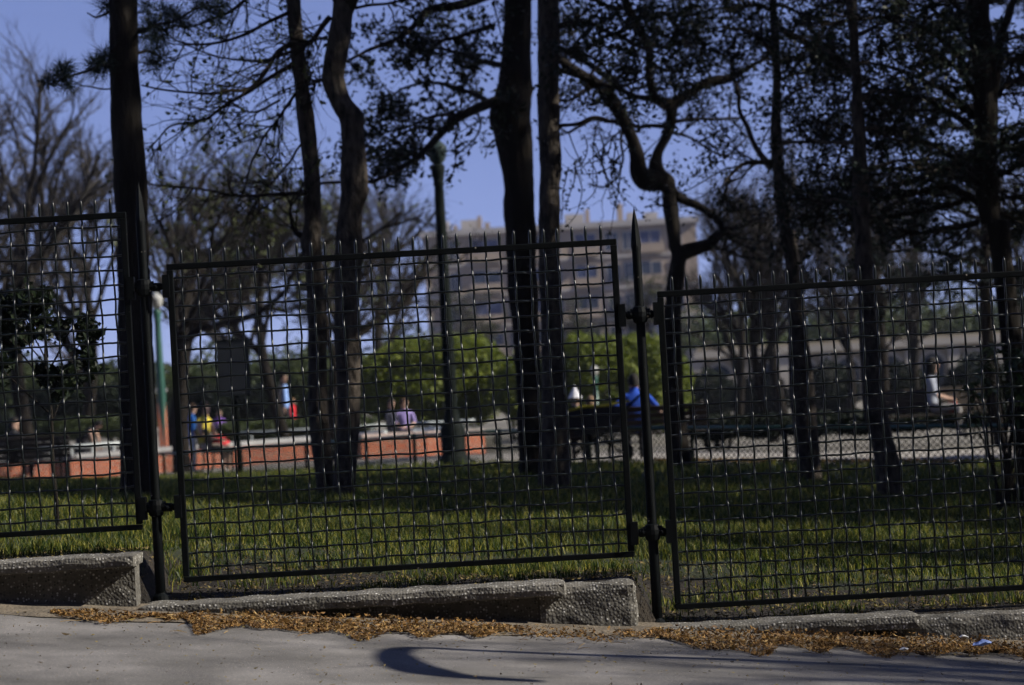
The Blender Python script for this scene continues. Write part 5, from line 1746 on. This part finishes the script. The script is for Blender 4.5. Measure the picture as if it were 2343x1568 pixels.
def person(name, label, loc, ang, J, cols, hair=(0.03, 0.02, 0.015), hair_len=0.0, s=1.0, skirt=None, group=None, hat=None):
    """J: joints in a local frame (x forward, y left, z up) in metres; cols: top, bottom, shoe colours, bare arms / legs flags"""
    e = empty(name, tuple(loc), label, 'person', group)
    e.rotation_euler = (0, 0, ang)
    e.scale = (s, s, s)
    names = list(J)
    bones = [('hip', 'waist', .135, 'top'), ('waist', 'chest', .14, 'top'), ('chest', 'neck', .075, 'top'), ('neck', 'head', .055, 'skin'), ('head', 'crown', .09, 'skin')]
    for sd in ('l', 'r'):
        bones += [('chest', 'sho' + sd, .07, 'top'), ('sho' + sd, 'elb' + sd, .048, 'arm'), ('elb' + sd, 'wri' + sd, .036, 'fore'), ('wri' + sd, 'han' + sd, .03, 'skin'),
                  ('hip', 'thi' + sd, .1, 'bot'), ('thi' + sd, 'kne' + sd, .085, 'bot'), ('kne' + sd, 'ank' + sd, .055, 'shin'), ('ank' + sd, 'toe' + sd, .038, 'shoe')]
    rad_ = {'hip': .145, 'waist': .125, 'chest': .15, 'neck': .055, 'head': .085, 'crown': .07, 'sho': .062, 'elb': .042, 'wri': .029, 'han': .032, 'thi': .095, 'kne': .062, 'ank': .042, 'toe': .034}
    me = bpy.data.meshes.new('sk')
    me.from_pydata([J[n] for n in names], [(names.index(a), names.index(b)) for a, b, _, _ in bones], [])
    ob = bpy.data.objects.new('sk', me)
    COL.objects.link(ob)
    sk = ob.modifiers.new('s', 'SKIN')
    lay = me.skin_vertices[0] if me.skin_vertices else None
    for n in names:
        r_ = rad_.get(n) or rad_.get(n[:-1])
        v = me.skin_vertices[0].data[names.index(n)]
        v.radius = (r_, r_ * (0.75 if n in ('chest', 'waist') else 1.0))
        v.use_root = n == 'hip'
    sb = ob.modifiers.new('b', 'SUBSURF')
    sb.levels = 2
    dg = bpy.context.evaluated_depsgraph_get()
    ev = ob.evaluated_get(dg)
    m2 = bpy.data.meshes.new_from_object(ev)
    V = np.empty(len(m2.vertices) * 3, np.float32)
    m2.vertices.foreach_get('co', V)
    V = V.reshape(-1, 3)
    faces = [tuple(p.vertices) for p in m2.polygons]
    bpy.data.objects.remove(ob)
    # widen the shoulders' flat look and make the head an egg
    B = MB()
    Q = [f for f in faces if len(f) == 4]
    T = [f for f in faces if len(f) == 3]
    B.add(V, Q, T)
    cat = np.empty(0, int)
    mats = [cmat(cols['top']), cmat(cols['bot']), cmat(cols.get('skin', SKIN), 0.6), cmat(cols.get('shoe', (0.02, 0.02, 0.02)))]
    kind = {'top': 0, 'bot': 1, 'skin': 2, 'shoe': 3, 'arm': 2 if cols.get('bare_arm') else 0, 'fore': 2 if cols.get('bare_fore', cols.get('bare_arm')) else 0, 'shin': 2 if cols.get('bare_leg') else 1}
    segA = np.array([J[a] for a, b, _, _ in bones], float)
    segB = np.array([J[b] for a, b, _, _ in bones], float)
    rr = np.array([r for _, _, r, _ in bones])
    kk = np.array([kind[k] for *_, k in bones])

    def nearest(p):
        ab = segB - segA
        t_ = np.clip(((p[:, None] - segA) * ab).sum(2) / ((ab ** 2).sum(1) + 1e-9), 0, 1)
        d_ = np.linalg.norm(p[:, None] - (segA + t_[..., None] * ab), axis=2) - rr
        return kk[d_.argmin(1)]
    fc = [V[list(f)].mean(0) for f in Q + T]
    idx = list(nearest(np.array(fc)))
    hd, cr = np.array(J['head']), np.array(J['crown'])
    up = unit(cr - hd)
    look = np.array(cols.get('look', (1.0, 0.0, 0.0)), float)
    look = unit(look - (look @ up) * up)
    side = np.cross(up, look)
    hc = (hd + cr) / 2
    extra = MB()

    def lump(c, r, mi):
        m_ = MB().ellipsoid((0, 0, 0), (1, 1, 1), 8, 6)
        W = m_.V[0]
        B.add(hc + W[:, :1] * look * r[0] + W[:, 1:2] * side * r[1] + W[:, 2:] * up * r[2] + (look * c[0] + side * c[1] + up * c[2]), m_.Q[0])
        idx.extend([mi] * len(m_.Q[0]))
    lump((0.004, 0, 0), (.098, .078, .118), 2)          # skull and face
    lump((0.1, 0, -.012), (.016, .012, .026), 2)        # nose
    lump((.045, 0, -.085), (.045, .042, .04), 2)        # jaw
    for sg in (-1, 1):
        lump((-.005, sg * .08, -.01), (.02, .01, .03), 2)
        lump((.088, sg * .032, .012), (.01, .014, .008), 3)
    lump((.09, 0, -.058), (.01, .024, .007), 3)
    # fingers
    for sd in ('l', 'r'):
        w_, h_ = np.array(J['wri' + sd]), np.array(J['han' + sd])
        d_ = unit(h_ - w_)
        a_ = unit(np.cross(d_, np.array([.3, .2, 1.0])))
        n_ = np.cross(d_, a_)
        for k in range(4):
            b0 = h_ + a_ * (k - 1.5) * .017
            L = (.062, .075, .07, .052)[k]
            P = np.array([b0, b0 + d_ * L * .55 + n_ * .006, b0 + d_ * L * .85 + n_ * .026, b0 + d_ * L * .9 + n_ * .045])
            q = MB().tubes(P, np.array([.010, .0095, .0085, .005]), 5)
            B.add(q.V[0], q.Q[0])
            idx.extend([2] * len(q.Q[0]))
        b0 = w_ + (h_ - w_) * .45
        q = MB().tubes(np.array([b0, b0 + a_ * -.035 + d_ * .025, b0 + a_ * -.045 + d_ * .055 + n_ * .01]), np.array([.012, .011, .006]), 5)
        B.add(q.V[0], q.Q[0])
        idx.extend([2] * len(q.Q[0]))
    Vf = np.vstack(B.V)
    allf = [f for f in Q] + [f for f in T]
    # rebuild in insertion order so that the material list matches
    me = bpy.data.meshes.new('body')
    off = len(V)
    fl_ = list(Q) + list(T)
    for arr in B.Q[1 if Q else 0:]:
        fl_ += [tuple(int(i) for i in r) for r in arr]
    me.from_pydata([tuple(v) for v in Vf], [], fl_)
    for mm in mats: me.materials.append(mm)
    me.polygons.foreach_set('material_index', idx)
    me.polygons.foreach_set('use_smooth', [True] * len(idx))
    o = bpy.data.objects.new('body', me)
    COL.objects.link(o)
    o.parent = e
    # hair
    h_ = MB()
    S_, N_ = 14, 7
    a = np.arange(S_) * 2 * math.pi / S_
    rows = []
    for i in range(N_ + 1):
        th = i / N_ * math.pi * .62
        for t_ in a:
            f = math.cos(t_)
            th2 = th * (0.62 if f > .3 else 1.0 if f < -.2 else .8)
            dirv = look * math.cos(t_) * math.sin(th2) * .112 + side * math.sin(t_) * math.sin(th2) * .092 + up * math.cos(th2) * .132
            p = hc + dirv - look * .008
            if hair_len and i == N_ and f < .35: p = p - np.array([0, 0, hair_len]) - look * .02
            rows.append(p)
    Qh = [(i * S_ + k, i * S_ + (k + 1) % S_, (i + 1) * S_ + (k + 1) % S_, (i + 1) * S_ + k) for i in range(N_) for k in range(S_)]
    h_.add(np.array(rows), Qh)
    mh = mesh_from('hair', np.vstack(h_.V), np.vstack(h_.Q), [], True)
    mh.materials.append(cmat(hair))
    o = bpy.data.objects.new('hair', mh)
    COL.objects.link(o)
    o.parent = e
    if skirt:
        pts = np.array(skirt['path'], float)
        q = MB().tubes(smooth_path(pts, 10), np.linspace(skirt['r0'], skirt['r1'], 10), 14)
        Vs = np.vstack(q.V)
        Vs = Vs + 0.012 * np.stack([wob(Vs, 9, 1), wob(Vs, 9, 2), 0 * Vs[:, 0]], 1)
        ms = mesh_from(skirt.get('name', 'skirt'), Vs, np.vstack(q.Q), [], True)
        ms.materials.append(cmat(skirt['col']))
        o = bpy.data.objects.new(skirt.get('name', 'skirt'), ms)
        COL.objects.link(o)
        o.parent = e
    if hat:
        q = MB().lathe([(0.15, -.02), (.12, .03), (.085, .09), (.045, .16), (0.01, .24), (0, .245)], (0, 0, 0), 10)
        W = q.V[0]
        ms = mesh_from('hat', hc + up * .06 + W[:, :1] * look + W[:, 1:2] * side + W[:, 2:] * up, q.Q[0], [], False)
        ms.materials.append(cmat(hat))
        o = bpy.data.objects.new('hat', ms)
        COL.objects.link(o)
        o.parent = e
    return e


def stand(lean=0.0, stride=0.0, arms='down'):
    J = {'hip': (0, 0, .92), 'waist': (0.01 + lean * .3, 0, 1.08), 'chest': (lean * .7, 0, 1.32), 'neck': (lean, 0, 1.49), 'head': (lean + .02, 0, 1.58), 'crown': (lean + .03, 0, 1.70)}
    for sd, sg in (('l', 1), ('r', -1)):
        f = stride * sg
        J.update({'sho' + sd: (lean * .8, sg * .185, 1.40), 'thi' + sd: (0, sg * .09, .88), 'kne' + sd: (.03 + f * .6, sg * .1, .48), 'ank' + sd: (-.02 + f, sg * .1, .08), 'toe' + sd: (.17 + f, sg * .11, .035)})
        if arms == 'down':
            J.update({'elb' + sd: (lean * .8 - .03 - f * .4, sg * .25, 1.12), 'wri' + sd: (lean * .8 + .06 - f * .6, sg * .25, .88), 'han' + sd: (lean * .8 + .09 - f * .6, sg * .24, .8)})
        else:
            J.update({'elb' + sd: (lean + .12, sg * .24, 1.15), 'wri' + sd: (lean + .36, sg * .14, 1.14), 'han' + sd: (lean + .44, sg * .1, 1.16)})
    return J


def sit(lean=0.0, arms='lap', knees=0.0, back=0.0):
    J = {'hip': (0, 0, .53), 'waist': (lean * .3, 0, .68), 'chest': (lean * .75, 0, .92), 'neck': (lean, 0, 1.08), 'head': (lean + .03, 0, 1.17), 'crown': (lean + .04, 0, 1.29)}
    for sd, sg in (('l', 1), ('r', -1)):
        J.update({'sho' + sd: (lean * .85, sg * .185, 1.0), 'thi' + sd: (.06, sg * .09, .51), 'kne' + sd: (.44, sg * .1, .52 + knees), 'ank' + sd: (.42, sg * .1, .09), 'toe' + sd: (.58, sg * .11, .035)})
        if arms == 'lap':
            J.update({'elb' + sd: (lean + .06, sg * .24, .74), 'wri' + sd: (lean + .26, sg * .1, .66), 'han' + sd: (lean + .33, sg * .07, .65)})
        else:
            J.update({'elb' + sd: (lean - .1, sg * .33, .82), 'wri' + sd: (lean - .2, sg * .4, .66), 'han' + sd: (lean - .2, sg * .42, .6)})
    return J


def gpt(u, y, dz=0.0):
    p = at(u, 1000, y)
    return np.array([p[0], p[1], float(zg(p[0], p[1])) + .016 + dz])


# the uphill bench with the youth and the woman in yellow
yb = 47.6
bench('dark bench under the woman in the yellow top', gpt(478, yb), rad(20), 1.3)
Jw = sit(0.02)
person('person', 'seated woman in yellow top with bare legs and red bundle on her lap', gpt(464, yb - .05) + np.array([.02, 0, -.04]), rad(-22), Jw,
       {'top': (0.62, 0.5, 0.06), 'bot': (0.42, 0.34, 0.26), 'shoe': (.75, .75, .75), 'bare_leg': True, 'bare_arm': True, 'look': (1, -.3, 0)}, (0.02, 0.014, 0.01), 0.14, 1.1)
p = gpt(466, yb - .05)
m = MB()
a_ = np.linspace(0, 2 * math.pi, 13)[:-1]
V = []
for rr_, zz in ((.19, .55), (.21, .60), (.13, .68), (.05, .74)):
    V += [(rr_ * 1.15 * math.cos(t_) + .27 + .03 * math.sin(3 * t_), rr_ * math.sin(t_) - .03, zz + .02 * math.sin(2 * t_)) for t_ in a_]
Q_ = [(i * 12 + k, i * 12 + (k + 1) % 12, (i + 1) * 12 + (k + 1) % 12, (i + 1) * 12 + k) for i in range(3) for k in range(12)]
T_ = [(36 + k, 36 + (k + 1) % 12, 48) for k in range(12)] + [((k + 1) % 12, k, 49) for k in range(12)]
V += [(.27, -.03, .75), (.27, -.03, .55)]
V = np.array(V) + p
tag(m.add(V, Q_, T_).build('red_bundle', cmat((0.6, 0.02, 0.03)), origin=tuple(p), smooth=True), 'bright red bundle of cloth on the seated woman\'s lap', 'cloth')
person('person', 'youth in blue shirt and pale trousers standing behind the bench', gpt(440, yb + .5), rad(15), stand(0.02, .04),
       {'top': (0.03, 0.17, 0.55), 'bot': (0.62, 0.68, 0.8), 'bare_fore': True}, (0.07, 0.04, 0.022), 0.0, 0.80)
person('person', 'person in purple top behind the woman in yellow', gpt(502, 62.5, .0), rad(-60), stand(0.05), {'top': (0.2, 0.1, 0.42), 'bot': (0.04, 0.04, 0.06), 'bare_fore': True}, (0.03, 0.02, 0.015), 0.0, 0.78)
# walking man and child
person('person', 'man in dark jacket over light blue shirt walking past the hedge', gpt(652, 61.5, .43), rad(-25), stand(0.03, .12), {'top': (0.012, 0.013, 0.025), 'bot': (0.012, 0.012, 0.02), 'bare_fore': False}, (0.02, 0.014, 0.01), 0.0, 1.0,
       skirt={'name': 'shirt_front', 'path': [(.06, -.03, 1.45), (.075, -.03, 1.25), (.08, -.03, 1.0), (.07, -.03, .88)], 'r0': .085, 'r1': .10, 'col': (0.3, 0.48, 0.95)})
person('person', 'small child in red walking beside the man in the dark jacket', gpt(673, 61.0, .43), rad(-20), stand(0.0, .1), {'top': (0.6, 0.02, 0.03), 'bot': (0.5, 0.04, 0.03), 'bare_leg': True}, (0.2, 0.12, 0.06), 0.0, 0.62)
# pair sitting on the wall
person('person', 'sitter in lavender shirt on the wall behind the rails', gpt(927, 57.5, .02), rad(-75), sit(0.04), {'top': (0.36, 0.29, 0.62), 'bot': (0.05, 0.05, 0.08), 'bare_fore': True, 'look': (.5, .7, 0)}, (0.06, 0.03, 0.015), 0.0, 0.98)
person('person', 'dark clothed sitter facing the one in the lavender shirt', gpt(896, 57.2, .02), rad(-30), sit(0.0), {'top': (0.012, 0.014, 0.03), 'bot': (0.012, 0.012, 0.02), 'look': (1, -.4, 0)}, (0.02, 0.014, 0.01), 0.05, 0.98)
# bench group seen from behind
yb = float(edge_y(1.6)) + .75
bench('dark bench carrying the man in blue and the children', gpt(1440, yb), rad(88), 2.1, .8)
person('person', 'broad person in bright blue top seated with back turned', gpt(1458, yb + .03), rad(92), sit(0.05, 'out'), {'top': (0.012, 0.075, 0.5), 'bot': (0.02, 0.02, 0.03), 'bare_fore': True, 'look': (1, .2, 0)}, (0.012, 0.01, 0.008), 0.02, 0.86)
person('person', 'brown haired child sitting on the bench beside the pram', gpt(1358, yb + .03), rad(95), sit(0.06), {'top': (0.03, 0.025, 0.03), 'bot': (0.04, 0.04, 0.06), 'look': (1, -.4, 0)}, (0.16, 0.1, 0.06), 0.02, 0.66)
person('person', 'child in pointed white paper hat against the sunlit trunk', gpt(1320, yb + .3), rad(85), sit(0.05), {'top': (0.03, 0.03, 0.05), 'bot': (0.03, 0.03, 0.05), 'look': (1, .6, 0)}, (0.1, 0.06, 0.03), 0.0, 0.68, hat=(0.72, 0.72, 0.78))
# pram with yellow piping
c = gpt(1365, yb - .75)
e = empty('pram', tuple(c), 'dark pram with yellow edging in front of the bench', 'pram')
m = MB()
prof = [(-.42, .52), (-.44, .72), (-.3, .45), (.3, .43), (.44, .62), (.42, .74)]
pts = [(-.42, .76), (-.40, .5), (-.26, .40), (.26, .40), (.40, .5), (.44, .74), (.1, .72), (-.15, .72)]
V = [(x_, -.2, z_) for x_, z_ in pts] + [(x_, .2, z_) for x_, z_ in pts]
n_ = len(pts)
m.add(np.array(V) + c, [(k, (k + 1) % n_, n_ + (k + 1) % n_, n_ + k) for k in range(n_)], [(0, k + 1, k)[::1] for k in range(1, n_ - 1)] + [(n_, n_ + k, n_ + k + 1) for k in range(1, n_ - 1)])
m.build('body', cmat((0.012, 0.012, 0.016)), e)
for sy in (-.2, .2):
    MB().tubes(np.array([(-.47, sy, .70), (-.15, sy, .755), (.12, sy, .755), (.45, sy, .80)]) + c, np.full(4, .016), 6, cap=True).build('piping', cmat((0.6, 0.5, 0.02)), e, smooth=True)
for sx in (-.3, .3):
    for sy in (-.2, .2):
        a_ = np.linspace(0, 2 * math.pi, 17)
        ring = np.stack([sx + .15 * np.cos(a_), np.full(17, sy), .15 + .15 * np.sin(a_)], 1) + c
        w = MB().tubes(ring, np.full(17, .014), 6).build('wheel', M['lamp_dark'], e, smooth=True)
        for k in range(4):
            t_ = k * math.pi / 4
            d_ = np.array([.15 * math.cos(t_), 0, .15 * math.sin(t_)])
            o_ = np.array([sx, sy, .15]) + c
            MB().tubes(np.array([o_ - d_, o_ + d_]), np.full(2, .004), 4).build('spoke', M['lamp_dark'], w)
MB().tubes(np.array([(-.3, -.2, .15), (.1, -.2, .4), (.42, -.2, .72), (.72, -.2, .98), (.74, .2, .98), (.42, .2, .72), (.1, .2, .4), (-.3, .2, .15)]) + c, np.full(8, .012), 6).build('handle', M['lamp_dark'], e, smooth=True)
MB().tubes(np.array([(.3, -.2, .15), (-.1, -.2, .42)]) + c, np.full(2, .012), 6).build('strut', M['lamp_dark'], e, smooth=True)
MB().tubes(np.array([(.3, .2, .15), (-.1, .2, .42)]) + c, np.full(2, .012), 6).build('strut', M['lamp_dark'], e, smooth=True)

# downhill bench with the long haired person
yb = 42.0
pb = gpt(2130, yb, .12)
bench('dark bench in deep shade under the evergreen', pb, rad(-90), 2.0)
person('person', 'seated person with long dark hair and white blouse on the shaded bench', gpt(2136, yb, .12), rad(-15), sit(0.02), {'top': (0.3, 0.33, 0.4), 'bot': (0.28, 0.27, 0.26), 'bare_fore': True, 'look': (1, .5, 0)}, (0.01, 0.008, 0.006), 0.2, 1.06)
c = pb + np.array([.38, -.12, .55])
e = empty('red_bag', tuple(c - np.array([0, 0, .1])), 'small red bag on the shaded bench', 'bag')
rough_box(c - np.array([.085, .05, .1]), c + np.array([.085, .05, .09]), .04, .004, 3, .02).build('pouch', cmat((0.6, 0.02, 0.01)), e)
a_ = np.linspace(0, math.pi, 9)
MB().tubes(np.stack([.05 * np.cos(a_), 0 * a_, .08 + .07 * np.sin(a_)], 1) + c, np.full(9, .007), 5).build('handle', cmat((0.3, 0.01, 0.01)), e, smooth=True)
# uphill bench in shade
yb = 45.5
bench('dark bench at the uphill edge of the lawn', gpt(50, yb), rad(85), 1.9)
person('person', 'dark clothed sitter on the uphill bench, only the face catching light', gpt(26, yb), rad(60), sit(0.08), {'top': (0.012, 0.012, 0.014), 'bot': (0.012, 0.012, 0.016), 'look': (.3, -1, 0)}, (0.01, 0.008, 0.007), 0.04, 0.95)
# person bending in black
Jb = stand(0.34, .05)
for sd in ('l', 'r'):
    sg = 1 if sd == 'l' else -1
    Jb['elb' + sd] = (.42, sg * .2, 1.02)
    Jb['wri' + sd] = (.50, sg * .16, .76)
    Jb['han' + sd] = (.52, sg * .15, .68)
for k_, (dx, dz) in {'waist': (.06, -.04), 'chest': (.08, -.12), 'neck': (.12, -.22), 'head': (.16, -.25), 'crown': (.24, -.29), 'shol': (.06, -.14), 'shor': (.06, -.14)}.items():
    Jb[k_] = (Jb[k_][0] + dx, Jb[k_][1], Jb[k_][2] + dz)
person('person', 'person in black bending forward with bare arms', gpt(186, 56), rad(-15), Jb, {'top': (0.01, 0.01, 0.014), 'bot': (0.01, 0.01, 0.014), 'bare_arm': True, 'bare_leg': True}, (0.01, 0.008, 0.007), 0.05, 0.82,
       skirt={'path': [(.02, 0, 1.0), (0, 0, .8), (-.02, 0, .6)], 'r0': .16, 'r1': .24, 'col': (0.01, 0.01, 0.014)})

# ------------------------------------------------------------------ the near side of the street
# unseen sapling, stem shaped to throw the long curved shadow over the asphalt
xp = 3.35
pts = []
for (u, v, dxx) in ((2343, 1540, 0), (1900, 1521, 0), (1400, 1500, 0), (1100, 1487, -.02), (950, 1481, -.05), (905, 1492, -.05), (925, 1515, -.04), (985, 1536, -.02), (1080, 1548, 0), (1230, 1558, .02)):
    s_ = atz(u, v, lambda x, y: road_z(x))
    h_ = (xp + dxx - s_[0]) / (LDIR.x / LDIR.z)
    pts.append(s_ + np.array(LDIR) * (h_ / LDIR.z))
base = np.array([pts[0][0], pts[0][1], float(road_z(pts[0][0])) - .1])
path = smooth_path(np.array([base] + pts), 40)
e = empty('shadow_sapling', (base[0], base[1], base[2] + .1), 'unseen bent sapling shaped to throw the curved shadow on the road', 'tree')
MB().tubes(path, np.concatenate([np.linspace(.04, .03, 20), np.linspace(.032, .08, 11), np.linspace(.08, .04, 9)]), 8, cap=True).build('trunk', M['bark_dark'], e, smooth=True)
m = MB()
A_, R_ = spawn(path[None, 24:], np.full((1, 16), .02), 10, .35, .006, .8, .1, .3, 5)
m.tubes(A_, R_, 4)
m.build('branches', M['twig'], e, smooth=True)['kind'] = 'stuff'


e = empty('shadow_tree', (11.8, 7.7, float(road_z(11.8))), 'unseen bare tree added downhill for soft shadows on the road', 'tree')
e.rotation_euler = (0, 0, 1.2)  # out of view, added to cast soft branch shadows on the asphalt
e.scale = (.95,) * 3
for nm, me in zip(('trunk', 'branches'), KINDS[0]):
    o = bpy.data.objects.new(nm, me)
    COL.objects.link(o)
    o.parent = e
for x_, y_, h_, k_, lb in ((7.4, 13.4, 6.0, 3, 'small unseen budding tree added inside the fence to dapple the lawn'), (10.6, 12.6, 7.5, 1, 'larger unseen budding tree added further downhill to dapple the lawn')):
    e = empty('dapple_tree', (x_, y_, float(zg(x_, y_))), lb, 'tree')  # added out of view so its crown dapples the lawn strip
    e.rotation_euler = (0, 0, x_)
    e.scale = (h_ / 10,) * 3
    for nm, me in zip(('trunk', 'branches', 'buds'), KINDS[k_]):
        o = bpy.data.objects.new(nm, me)
        COL.objects.link(o)
        o.parent = e
        if nm == 'buds': o['kind'] = 'stuff'
# unseen terrace added behind the camera to cut the sky light
x0, x1, yw, zb = -55.0, 70.0, -9.0, -2.6
e = empty('shading_house', ((x0 + x1) / 2, yw - 6, 0), 'unseen terrace of houses added across the street to cut sky light', 'building')
MB().box((x0, yw - 12, zb), (x1, yw, 15.0)).build('wall', M['facade'], e)
MB().box((x0 - .3, yw - 12.4, 15.002), (x1 + .3, yw + .4, 15.5)).build('roof', M['board'], e)
wm = MB().box((-.6, -.03, -1), (.6, .03, 1))
wme = mesh_from('window', np.vstack(wm.V), np.vstack(wm.Q), [], False)
wme.materials.append(M['glass'])
for k in range(28):
    for j in range(4):
        o = bpy.data.objects.new('window', wme)
        COL.objects.link(o)
        o.parent = e
        o.location = (x0 + 2.2 + k * 4.4 - e.location.x, 6.04, 3.2 + j * 3.2)

# ------------------------------------------------------------------ air
hz = MB().box((-760, -80, -5.0), (760, 1260, 27.0)).build('haze', None)
hm = bpy.data.materials.new('haze')
hm.use_nodes = True
hm.node_tree.nodes.clear()
pv = hm.node_tree.nodes.new('ShaderNodeVolumePrincipled')
pv.inputs['Color'].default_value = (0.72, 0.78, 1.0, 1)
pv.inputs['Density'].default_value = 0.00016
ho = hm.node_tree.nodes.new('ShaderNodeOutputMaterial')
hm.node_tree.links.new(pv.outputs[0], ho.inputs['Volume'])
hz.data.materials.append(hm)
tag(hz, 'thin blue spring haze over the park', 'haze', kind='stuff')
